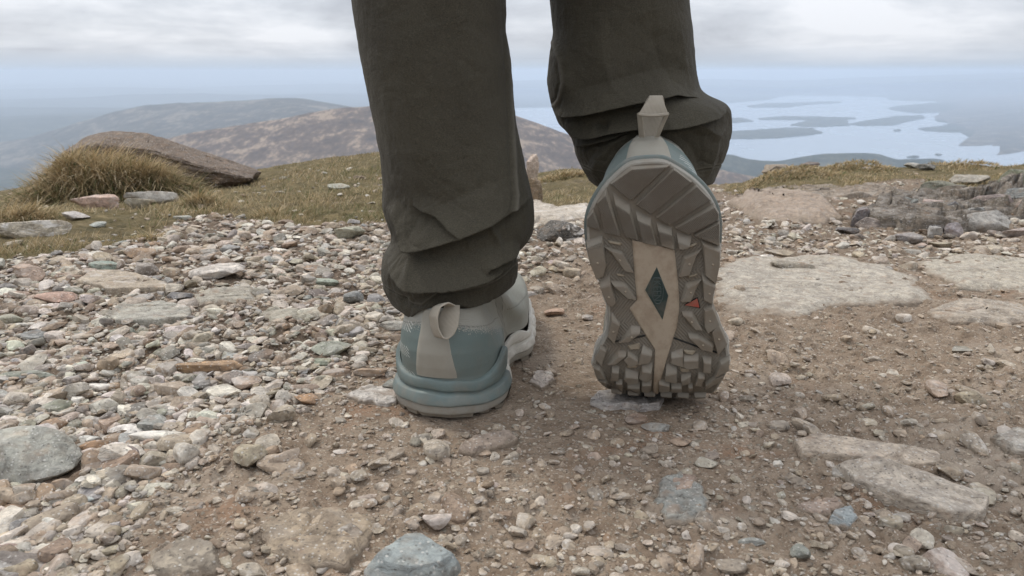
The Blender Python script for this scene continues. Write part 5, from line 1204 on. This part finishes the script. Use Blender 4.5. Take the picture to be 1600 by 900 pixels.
# dark outcrop of broken rock on the right
slab([(1330, 352), (1372, 322), (1430, 312), (1500, 316), (1560, 306), (1660, 292), (1660, 330), (1570, 350), (1500, 366), (1410, 362)], (.115, .098, .080), 'dark broken rock mass that the outcrop blocks sit on, at the right', .016, seed=45, soft=False, rough=.005, blk=.034)
slab([(1142, 312), (1200, 296), (1330, 290), (1420, 296), (1400, 306), (1320, 312), (1230, 306)], (.20, .165, .13), 'dark stony shelf between the pinkish hump and the right hummock', .004, seed=46, soft=False, rough=.003, blk=.012)
oc = [((1326, 328, 1366, 354), 'slate', 'grey-brown block, leftmost of the dark outcrop'), ((1392, 312, 1440, 330), (.14, .15, .14), 'dark rounded top rock of the outcrop'),
      ((1376, 338, 1432, 357), (.12, .12, .10), 'dark wedge rock at the foot of the outcrop'), ((1438, 316, 1476, 338), (.34, .28, .24), 'pale pink topped block in the middle of the outcrop'),
      ((1436, 334, 1462, 346), (.10, .085, .08), 'small near-black rock under the pink topped block'), ((1468, 318, 1504, 344), (.13, .125, .125), 'dark grey leaning block right of the pink topped one'),
      ((1500, 326, 1544, 356), (.26, .255, .235), 'grey slab leaning, left of the long pale leaning slab'), ((1498, 330, 1572, 364), (.33, .33, .32), 'long pale grey slab leaning against the outcrop'),
      ((1414, 350, 1466, 364), (.11, .10, .095), 'low dark rock at the base of the outcrop'), ((1518, 306, 1582, 330), (.17, .135, .125), 'reddish dark block at the right of the outcrop'),
      ((1574, 294, 1640, 324), (.14, .145, .15), 'dark blue-grey rock at the right picture edge'), ((1540, 266, 1640, 306), (.10, .105, .07), 'big moss covered rock on the right crest'),
      ((1440, 288, 1506, 300), (.15, .155, .12), 'mossy flat rock lying in the right grass'), ((1488, 278, 1546, 290), (.33, .30, .265), 'pale flat rock with a dark gap under it in the right grass'),
      ((1450, 358, 1468, 372), (.38, .38, .37), 'pale pointed stone at the foot of the outcrop'), ((1478, 352, 1500, 370), (.36, .34, .33), 'whitish stone beside the long leaning slab'),
      ((1340, 344, 1380, 358), (.20, .175, .155), 'brown low rock in front of the outcrop'), ((1566, 356, 1640, 372), (.36, .34, .30), 'pale rock sheet at the right edge below the outcrop'),
      ((1584, 314, 1640, 336), (.24, .20, .18), 'brown rock below the blue-grey one at the right edge')]
for i, (bx, c_, lb) in enumerate(oc):
    tl = (0, -.35) if 'leaning' in lb else (0, 0)
    bx = (bx[0] - 3, bx[1] - 7, bx[2] + 3, bx[3]); hero(bx, c_, lb, ratio=.6, cuts=10, rough=.13, seed=170 + i, tilt=tl, vein=.15, bury=.2)

# big dark slab rock behind the tussock: a cleaved wedge dipping to the right
def big_rock():
    Yb = 2.30; pts = []
    for dy, row in ((0., [(74, 262), (104, 238), (150, 226), (232, 236), (300, 266), (352, 283), (392, 280)]), (.03, [(80, 300), (220, 310), (350, 300)]),
                    (.12, [(96, 236), (134, 212), (180, 205.5), (228, 207), (262, 219), (345, 253), (408, 266)]), (.42, [(130, 222), (230, 216), (300, 244), (384, 272)]), (.44, [(100, 300), (390, 300)])):
        for a, b_ in row:
            x_, z_ = ray_plane(a, b_, Yb + dy); pts.append((float(x_), Yb + dy, float(z_)))
    P = np.array(pts); c = P.mean(0)
    bm = bmesh.new(); vs = [bm.verts.new(p) for p in P - c]
    bmesh.ops.convex_hull(bm, input=vs)
    bmesh.ops.delete(bm, geom=[v for v in bm.verts if not v.link_faces], context='VERTS')
    bmesh.ops.bevel(bm, geom=bm.edges[:], offset=.006, segments=1, affect='EDGES', clamp_overlap=True)
    bmesh.ops.triangulate(bm, faces=bm.faces[:])
    for _ in range(9):
        es = [e for e in bm.edges if e.calc_length() > .016]
        if not es: break
        bmesh.ops.subdivide_edges(bm, edges=es, cuts=1); bmesh.ops.triangulate(bm, faces=[f for f in bm.faces if len(f.verts) > 3])
    bm.normal_update(); bm.verts.ensure_lookup_table()
    V = np.array([v.co[:] for v in bm.verts]); N = np.array([v.normal[:] for v in bm.verts]); Fc = np.array([[v.index for v in f.verts] for f in bm.faces]); bm.free()
    Q = V @ rot3(0, R(-15), 0).T
    st_ = Q[:, 2] * 42 + .9 * fbm(V[:, 0] * 6, V[:, 1] * 6, 0, 3, 401); fl = np.floor(st_)
    lay = vnoise(fl * 3.3, V[:, 0] * 4, V[:, 1] * 4, 403); gap = np.exp(-((st_ - fl - .5) / .10) ** 2)
    side = 1 - np.abs(N[:, 2])
    w1, w2, wi = worley(V[:, 0] * 9, V[:, 1] * 9 + V[:, 2] * 12, 77)
    k = .007 * fbm(V[:, 0] * 9, V[:, 1] * 9, V[:, 2] * 9, 4, 405) + side * (.010 * lay - .005 * gap) + .003 * (wi - .5) - .003 * (1 - sst(w2 - w1, 0, .06)) + .0015 * fbm(V[:, 0] * 50, V[:, 1] * 50, V[:, 2] * 50, 2, 409)
    V = V + N * k[:, None]; n = len(V)
    me = mesh('boulder', V, Fc, [M['stone']], True, attrs={'col': np.tile((.115, .086, .066), (n, 1)), 'lp': Q * .7 + 5, 'vein': np.full(n, .04)})
    me.set_sharp_from_angle(angle=R(30))
    o = link('boulder', me, None, tuple(c)); tag(o, 'big brown angular slab of rock rising behind the dry grass tussock', 'boulder')
big_rock()

# ------------------------------------------------------------------ loose gravel
def col_random(n, rs, px, py):
    names = ['quartz', 'white', 'pink', 'green', 'grey', 'blue', 'brown', 'rust', 'tan', 'buff', 'slate']
    wts = np.array([.16, .11, .13, .05, .09, .03, .10, .02, .14, .16, .03]); wts /= wts.sum()
    idx = rs.choice(len(names), n, p=wts)
    C = np.array([PAL[k] for k in names])[idx]
    C = C * (1 + rs.normal(size=(n, 1)) * .12 + rs.normal(size=(n, 3)) * .035)
    return np.clip(C, .03, .75), idx, names
NS = 92000
rs = np.random.RandomState(5)
px = rs.uniform(-60, 1660, NS); py = 264 + (930 - 264) * rs.uniform(0, 1, NS) ** 1.12
dn = gravel_density(px, py)
gmk = grass_mask(px, py)
keep = rs.uniform(0, 1, NS) < dn * np.where(gmk, .05, 1) * np.interp(py, [320, 420, 620, 720, 930], [1, 1, 1, 1, .8])
for sp in SLABS:
    P = np.array(sp, float); c = P.mean(0); P = c + (P - c) * .92
    keep &= ~(inpoly(px, py, P) & (rs.uniform(0, 1, NS) > .12))
for x0, y0, x1, y1 in TAKEN: keep &= ~((px > x0 + 4) & (px < x1 - 4) & (py > y0 + (y1 - y0) * .35) & (py < y1 - 1))
px, py = px[keep], py[keep]
X_, Y_, Z_, ok = at(px, py); px, py, X_, Y_ = px[ok], py[ok], X_[ok], Y_[ok]
# clear of the soles
for fx, fy, a0, b0 in ((-.038, .565, .045, .085), (.0, .70, .05, .10), (.100, .57, .055, .06)):
    m = (((X_ - fx) / a0) ** 2 + ((Y_ - fy) / b0) ** 2) > 1; px, py, X_, Y_ = px[m], py[m], X_[m], Y_[m]
n = len(px)
# size in metres: many small, few large
sz = .00095 * np.exp(np.abs(rs.normal(size=n)) * .80) * (1 + .55 * sst(Y_, .6, 1.3))
dense = gravel_density(px, py)
sz = sz * (.85 + .45 * dense)
sz = np.minimum(sz * .9, .0105)
asp = rs.uniform(.6, 1., n); flt = rs.uniform(.26, .68, n)
S = np.stack([sz * rs.uniform(.95, 1.5, n), sz * asp * 1.1, sz * flt], -1)
Zg = H(X_, Y_)
yaw = rs.uniform(0, 6.283, n); tx = rs.normal(size=n) * .22; ty = rs.normal(size=n) * .22
C, cidx, cnames = col_random(n, rs, px, py)
# dust evens out the colours on the trodden side
C = C * .78 + .22 * C.mean(1, keepdims=True) * np.array([1.10, 1.0, .90]); mixd = (.66 - .42 * dense)[:, None]; C = C * (1 - mixd) + np.array([.315, .255, .195]) * mixd
dpt = depth_of(Y_, Zg); spx = 2 * S[:, 0] * FPX / dpt
order = np.argsort(-spx)
NI = 200
def build_batch(ids, sub, nproto, name, sharp=True, **props):
    protos = [rock_unit(sub, 3000 + k, 7, .05 if sub > 1 else 0, .25) for k in range(nproto)]
    Vs, Fs, Cs, Ls, Vn = [], [], [], [], []; off = 0
    ids = np.asarray(ids); pk = rs.randint(0, nproto, len(ids))
    for k in range(nproto):
        q = ids[pk == k]
        if not len(q): continue
        V0, F0 = protos[k]
        cz, sz_, = np.cos(yaw[q]), np.sin(yaw[q])
        v = V0[None] * S[q][:, None, :]
        # tilt
        y2 = v[..., 1] * np.cos(tx[q])[:, None] - v[..., 2] * np.sin(tx[q])[:, None]; z2 = v[..., 1] * np.sin(tx[q])[:, None] + v[..., 2] * np.cos(tx[q])[:, None]
        x2 = v[..., 0] * np.cos(ty[q])[:, None] + z2 * np.sin(ty[q])[:, None]; z2 = -v[..., 0] * np.sin(ty[q])[:, None] + z2 * np.cos(ty[q])[:, None]
        x3 = x2 * cz[:, None] - y2 * sz_[:, None]; y3 = x2 * sz_[:, None] + y2 * cz[:, None]
        W = np.stack([x3 + X_[q][:, None], y3 + Y_[q][:, None], z2 + (Zg[q] + S[q][:, 2] * .42)[:, None]], -1)
        Vs.append(W.reshape(-1, 3)); nv = len(V0)
        Fs.append((F0[None] + (np.arange(len(q)) * nv)[:, None, None] + off).reshape(-1, 3)); off += nv * len(q)
        Cs.append(np.repeat(C[q], nv, 0)); Ls.append((v + rs.uniform(-3, 3, (len(q), 1, 3))).reshape(-1, 3)); Vn.append(np.repeat(rs.uniform(0, .6, len(q)), nv))
    me = mesh(name, np.concatenate(Vs), np.concatenate(Fs), [M['stone']], True, attrs={'col': np.concatenate(Cs), 'lp': np.concatenate(Ls), 'vein': np.concatenate(Vn)})
    if sharp: me.set_sharp_from_angle(angle=R(26))
    return link(name, me, None, None, **props)
rest = order[NI:]
big = rest[spx[rest] > 13]; midl = rest[(spx[rest] <= 13) & (spx[rest] > 5)]; sml = rest[spx[rest] <= 5]
print('gravel', n, len(big), len(midl), len(sml))
# one object: all the gravel nobody could count
objs = [build_batch(big, 3, 26, 'gravel', kind='stuff'), build_batch(midl, 2, 26, 'gravel', kind='stuff'), build_batch(sml, 1, 12, 'gravel', sharp=False, kind='stuff')]
# the largest of the loose stones are things of their own
CN = {'quartz': 'off-white quartz', 'white': 'white quartz', 'pink': 'pinkish', 'green': 'grey-green', 'grey': 'grey', 'blue': 'bluish grey', 'brown': 'brown', 'rust': 'rust-stained', 'tan': 'tan', 'buff': 'buff', 'slate': 'dark slate'}
def zone(px_, py_):
    if grass_mask(np.array([px_]), np.array([py_]))[0]: return 'lying on the grass bank'
    if py_ < 430: return 'in the far gravel below the left grass bank' if px_ < 860 else 'on the far path right of the raised trouser leg'
    if px_ < 600: return 'in the loose gravel left of the planted shoe' if py_ < 640 else 'on the dirt in the lower left corner'
    if py_ < 640: return 'on the ground between the two shoes' if px_ < 940 else 'on the trodden path right of the raised shoe'
    return 'on the bare dirt in front of the shoes' if px_ < 1150 else 'on the lower right of the path around the long slabs'
LOOSE = []
def z_w(a, b): return 'loose stones ' + zone(a, b)
pr3 = [rock_unit(3, 5000 + k, 8, .07, .2) for k in range(18)]
for j, i in enumerate(order[:NI]):
    V0, F0 = pr3[j % 18]
    V = V0 * S[i]; V = V @ rot3(tx[i], ty[i], yaw[i]).T
    o = stone_obj('stone', V, F0, (float(X_[i]), float(Y_[i]), float(Zg[i] + S[i][2] * .42)), tuple(C[i]), float(rs.uniform(0, .6)), 9000 + j, jit=.02)
    cn = CN[cnames[cidx[i]]]
    LOOSE.append((o, cn, float(px[i]), float(py[i]), V, z_w(px[i], py[i])))
MARKS = [('the largest grey-green boulder', 60, 705), ('the blue-grey bottom boulder', 650, 870), ('the rust-brown long flat stone', 328, 572), ('the long white quartz stone', 248, 684), ('the large whitish crystalline rock', 340, 425),
         ('the flat grey-brown slab', 235, 497), ('the tan flaky slab', 200, 446), ('the knobbly tan stone', 442, 645), ('the lumpy tan standing stone', 390, 713), ('the grey-green block', 518, 543), ('the half buried brown-grey rock', 490, 850),
         ('the planted heel', 705, 640), ('the planted toe', 835, 560), ('the bunched left trouser hem', 640, 470), ('the raised toe', 1030, 610), ('the upper long buff slab', 1350, 720), ('the lower long buff slab', 1430, 770), ('the pale bedrock sheet', 1290, 440),
         ('the dark rock between the legs', 880, 362), ('the dark twin-lobed rock', 1322, 360), ('the cracked rock before the outcrop', 1418, 371), ('the dark olive stone', 1499, 546), ('the blue-grey flat rock', 1318, 812), ('the grey-green flush rock', 1065, 780),
         ('the banded slab in the grass', 55, 356), ('the grey-green cobble', 165, 415), ('the dark grey cobble', 57, 524), ('the olive block by the grass', 547, 363), ('the pinkish bedrock hump', 1225, 330), ('the grey rounded stone', 1248, 862), ('the long leaning slab', 1535, 348), ('the thin pinkish rib', 765, 698), ('the rusty pink stone', 26, 790)]
used = {}
for o, cn, ax, ay, V, zz in LOOSE:
    e = V.max(0) - V.min(0); sh = 'flat' if e[2] < .5 * min(e[0], e[1]) else ('long' if max(e[0], e[1]) > 1.5 * min(e[0], e[1]) else ('chunky' if e[2] > .8 * min(e[0], e[1]) else 'angular'))
    rank = sorted(MARKS, key=lambda m_: math.hypot((m_[1] - ax) * .8, (m_[2] - ay) * 1.3))
    done = False
    for nm, mx1, my1 in rank[:4]:
        dx1, dy1 = ax - mx1, ay - my1; dd = math.hypot(dx1, dy1)
        ang = math.degrees(math.atan2(-dy1, dx1)) % 360
        dr = ['right of', 'up and right of', 'straight above', 'up and left of', 'left of', 'down and left of', 'straight below', 'down and right of'][int(((ang + 22.5) % 360) // 45)]
        nr_ = 'just ' if dd < 55 else ('' if dd < 120 else 'well ')
        lb = f'{sh} {cn} stone {nr_}{dr} {nm}'
        if lb not in used: used[lb] = 1; done = True; break
    tag(o, lb, 'stone', zz)
# ------------------------------------------------------------------ grass
def f_grass(t, b):
    c = t.attr('col', 'Vector')
    t.put(b.inputs['Base Color'], c)
    tr = t.node('ShaderNodeBsdfTranslucent'); t.put(tr.inputs[0], c)
    mx = t.node('ShaderNodeMixShader'); mx.inputs[0].default_value = .22
    out = [n for n in t.n if n.type == 'OUTPUT_MATERIAL'][0]
    t.l.new(b.outputs[0], mx.inputs[1]); t.l.new(tr.outputs[0], mx.inputs[2]); t.l.new(mx.outputs[0], out.inputs[0])
M['grass'] = material('grass_blades', f_grass, .75, .2)
def blades(name, B, Lh, dirx, diry, lean, droop, wid, C, parent=None, loc=None, seg=4, **props):
    """curved tapering blades; B base points, Lh length"""
    n = len(B); V = np.zeros((n, seg * 2 + 1, 3)); Cc = np.zeros((n, seg * 2 + 1, 3))
    sx, sy = -diry, dirx
    # blades face every way
    fa = rs.uniform(0, 6.283, n); wx_, wy_ = np.cos(fa), np.sin(fa)
    P = B.copy(); ang = lean.copy()
    for k in range(seg + 1):
        w_ = wid * (1 - (k / seg) ** 1.5)
        if k < seg:
            V[:, 2 * k] = P - np.stack([wx_ * w_, wy_ * w_, 0 * w_], -1) / 2; V[:, 2 * k + 1] = P + np.stack([wx_ * w_, wy_ * w_, 0 * w_], -1) / 2
            Cc[:, 2 * k] = Cc[:, 2 * k + 1] = C * (1 + .15 * k / seg)
        else: V[:, 2 * k] = P; Cc[:, 2 * k] = C * 1.15
        st_ = Lh / seg
        P = P + np.stack([dirx * np.sin(ang) * st_, diry * np.sin(ang) * st_, np.cos(ang) * st_], -1)
        ang = ang + droop / seg
    nv = seg * 2 + 1
    tri = []
    for k in range(seg - 1): a = 2 * k; tri += [(a, a + 1, a + 3), (a, a + 3, a + 2)]
    tri.append((2 * seg - 2, 2 * seg - 1, 2 * seg))
    Fc = (np.array(tri)[None] + (np.arange(n) * nv)[:, None, None]).reshape(-1, 3)
    if loc is not None: V = V - np.array(loc)
    me = mesh(name, V.reshape(-1, 3), Fc, [M['grass']], True, attrs={'col': np.clip(Cc, .01, .8).reshape(-1, 3)})
    return link(name, me, parent, loc, **props)
GC = np.array([.96, .96, 1.0]) * np.array([(.52, .40, .23), (.43, .32, .17), (.31, .24, .12), (.17, .165, .07), (.11, .135, .05), (.58, .48, .31)])
rs = np.random.RandomState(77)
def turf(poly_mask, bx, n, name, lmin, lmax, wts, tallpatch=0., label=None):
    px = rs.uniform(bx[0], bx[2], n); py = rs.uniform(bx[1], bx[3], n)
    m = poly_mask(px, py); px, py = px[m], py[m]
    X_, Y_, Z_, ok = at(px, py); X_, Y_, px, py = X_[ok], Y_[ok], px[ok], py[ok]
    # gather into little tufts, with thin places between
    cl = fbm(X_ * 16, Y_ * 16, 0, 3, 900)
    bare = fbm(X_ * 5, Y_ * 5, 0, 3, 905)
    keep = (cl + .25 > rs.uniform(-.3, .5, len(X_))) & (bare > -.14 + .2 * rs.normal(size=len(X_)) * .5)
    X_, Y_, cl, bare, py = X_[keep], Y_[keep], cl[keep], bare[keep], py[keep]
    X_ = X_ + rs.normal(size=len(X_)) * .004; Y_ = Y_ + rs.normal(size=len(X_)) * .004
    Z_ = H(X_, Y_) - .001
    k = len(X_)
    tall = np.clip(fbm(X_ * 2.6, Y_ * 2.6, 0, 3, 911) * 1.6 + .15, 0, 1)
    L_ = rs.uniform(lmin, lmax, k) * (.7 + .7 * np.clip(cl + .5, 0, 1)) * (1 + tallpatch * tall)
    a = rs.uniform(0, 6.283, k); dx_, dy_ = np.cos(a) + .5, np.sin(a) * .8; q = np.hypot(dx_, dy_) + 1e-6; dx_, dy_ = dx_ / q, dy_ / q
    gi = rs.choice(6, k, p=wts); green = np.clip(fbm(X_ * 7, Y_ * 7, 0, 3, 915) * 2 + .1 - tall * .8, 0, 1)[:, None]
    Cb = GC[gi] * (1 - .55 * green) + np.array([.10, .125, .045]) * .55 * green
    Cb = Cb * (1 + rs.normal(size=(k, 1)) * .12)
    dpt = depth_of(Y_, Z_)
    o = blades(name, np.stack([X_, Y_, Z_], -1), L_, dx_, dy_, rs.uniform(.2, .9, k), rs.uniform(.2, 1.1, k), .0007 * dpt * rs.uniform(.7, 1.5, k), Cb, seg=3, kind='stuff')
    return o
turf(lambda a, b: inpoly(a, b, LEFTG), (-60, 225, 720, 425), 60000, 'grass', .007, .017, [.22, .22, .2, .14, .08, .14], .5)
turf(lambda a, b: inpoly(a, b, MIDG), (785, 245, 1010, 345), 16000, 'grass', .008, .018, [.28, .2, .14, .1, .06, .22], .8)
turf(lambda a, b: inpoly(a, b, RIGHTG), (1120, 235, 1660, 320), 44000, 'grass', .006, .013, [.22, .24, .22, .14, .08, .10], .6)

# the tussock: a mound of long dead blades combed over to the right
def tussock(name, cxp, cyp, wpx, Yt, hm, n, lmin, lmax, label, seed, wind=(.75, -.1)):
    dpt_ = .40 if wpx > 200 else .62
    rs_ = np.random.RandomState(seed)
    x0, _z = ray_plane(cxp, cyp, Yt); x0 = float(x0); dp = float(depth_of(Yt, -.05)); W = wpx * dp / FPX / 2
    a = rs_.uniform(0, 6.283, n); r = np.sqrt(rs_.uniform(0, 1, n)) * (1 + .12 * np.sin(a * 3 + seed))
    # clumped roots
    nc = 70; ca = rs_.uniform(0, 6.283, nc); cr_ = np.sqrt(rs_.uniform(0, 1, nc)); k = rs_.randint(0, nc, n)
    m = rs_.uniform(size=n) < .6
    ux = np.where(m, cr_[k] * np.cos(ca[k]) + rs_.normal(size=n) * .06, r * np.cos(a)); uy = np.where(m, cr_[k] * np.sin(ca[k]) + rs_.normal(size=n) * .06, r * np.sin(a))
    X_ = x0 + ux * W; Y_ = Yt + uy * W * dpt_
    rr_ = np.clip(np.hypot(ux, uy), 0, 1)
    Z_ = H(X_, Y_, False) + hm * (1 - rr_ ** 2.2) * (.85 + .3 * vnoise(ux * 3, uy * 3, 0, seed)) - .004
    dx_ = ux * .8 + wind[0] * .8 + rs_.normal(size=n) * .75; dy_ = uy * .9 - (.05 if wpx > 200 else .25) + rs_.normal(size=n) * .6 + wind[1]
    q = np.hypot(dx_, dy_); dx_, dy_ = dx_ / q, dy_ / q
    L_ = rs_.uniform(lmin, lmax, n) * (.75 + .25 * (1 - rr_)); lean = rs_.uniform(.35, 1.45, n) * (.6 + .55 * rr_); droop = rs_.uniform(.5, 1.7, n)
    green = (rs_.uniform(size=n) < .20 + .30 * (rr_ > .8)); C = GC[rs_.choice([0, 1, 2, 5], n, p=[.36, .3, .18, .16])]
    C = np.where(green[:, None], GC[rs_.choice([2, 3, 4], n)], C) * (1 + rs_.normal(size=(n, 1)) * .14)
    root = bpy.data.objects.new(name, None); COL.objects.link(root); z0 = float(H(x0, Yt, False)); root.location = (x0, Yt, z0)
    tag(root, label, 'tussock')
    B = np.stack([X_ - x0, Y_ - Yt, Z_ - z0], -1)
    global rs; rs = rs_
    blades('blades', B, L_, dx_, dy_, lean, droop, rs_.uniform(.0011, .0022, n) * Yt / 1.5, C, parent=root, seg=5, kind='stuff')
    # thatch underneath: matted mound of dead roots
    na, nrr = 64, 14; V = []
    for i in range(nrr):
        f_ = i / (nrr - 1)
        for j in range(na):
            t_ = j / na * 6.283; x_ = x0 + f_ * 1.02 * W * math.cos(t_); y_ = Yt + f_ * 1.02 * W * dpt_ * math.sin(t_)
            V.append((x_ - x0, y_ - Yt, 0))
    V = np.array(V); f_ = np.repeat(np.linspace(0, 1, nrr), na)
    V[:, 2] = H(V[:, 0] + x0, V[:, 1] + Yt, False) - z0 + hm * (1 - f_ ** 2.2) * .93 - .012 + .004 * fbm(V[:, 0] * 60, V[:, 1] * 60, 0, 3, seed) * (f_ < 1)
    me = mesh('thatch', V, grid_faces(nrr, na, True), [M['thatch']]); 
    if me.polygons[3].normal.z < 0: me.flip_normals()
    link('thatch', me, root)
    return root
M['thatch'] = material('thatch', lambda t, b: t.put(b.inputs['Base Color'], t.ramp(t.noise(pos(t), 120, 4, .6), [(.3, (.05, .045, .022)), (.55, (.13, .105, .055)), (.75, (.25, .195, .11))])), .95, .1)
tussock('grass_tussock', 166, 288, 285, 2.04, .092, 9800, .05, .12, 'big windblown tussock of straw coloured grass in front of the brown slab', 31)
tussock('grass_tussock', 20, 322, 130, 1.42, .02, 1500, .03, .06, 'low green and straw grass tuft at the left edge below the big tussock', 32)
tussock('grass_tussock', 312, 306, 60, 1.62, .015, 900, .03, .06, 'small tuft of grass at the right foot of the big tussock', 33)
tussock('grass_tussock', 1235, 285, 190, 2.35, .032, 3000, .010, .024, 'rounded grassy hummock just right of the raised trouser hem', 34, (.4, 0))
tussock('grass_tussock', 880, 272, 110, 2.5, .02, 1500, .015, .035, 'yellow grass hummock on the crest between the two legs', 35, (.4, 0))
tussock('grass_tussock', 1500, 262, 150, 2.85, .03, 1700, .012, .028, 'dark topped grass hummock on the right skyline', 36, (.3, 0))
tussock('grass_tussock', 1340, 268, 130, 2.7, .02, 1400, .012, .028, 'straw coloured grass hummock behind the right path', 37, (.3, 0))
tussock('grass_tussock', 420, 345, 60, 1.42, .006, 500, .015, .04, 'bright green tuft where the left turf meets the gravel', 38, (.2, 0))
tussock('grass_tussock', 232, 380, 60, 1.18, .006, 500, .012, .035, 'green tuft at the gravel edge above the brown slanting rock', 39, (.2, 0))
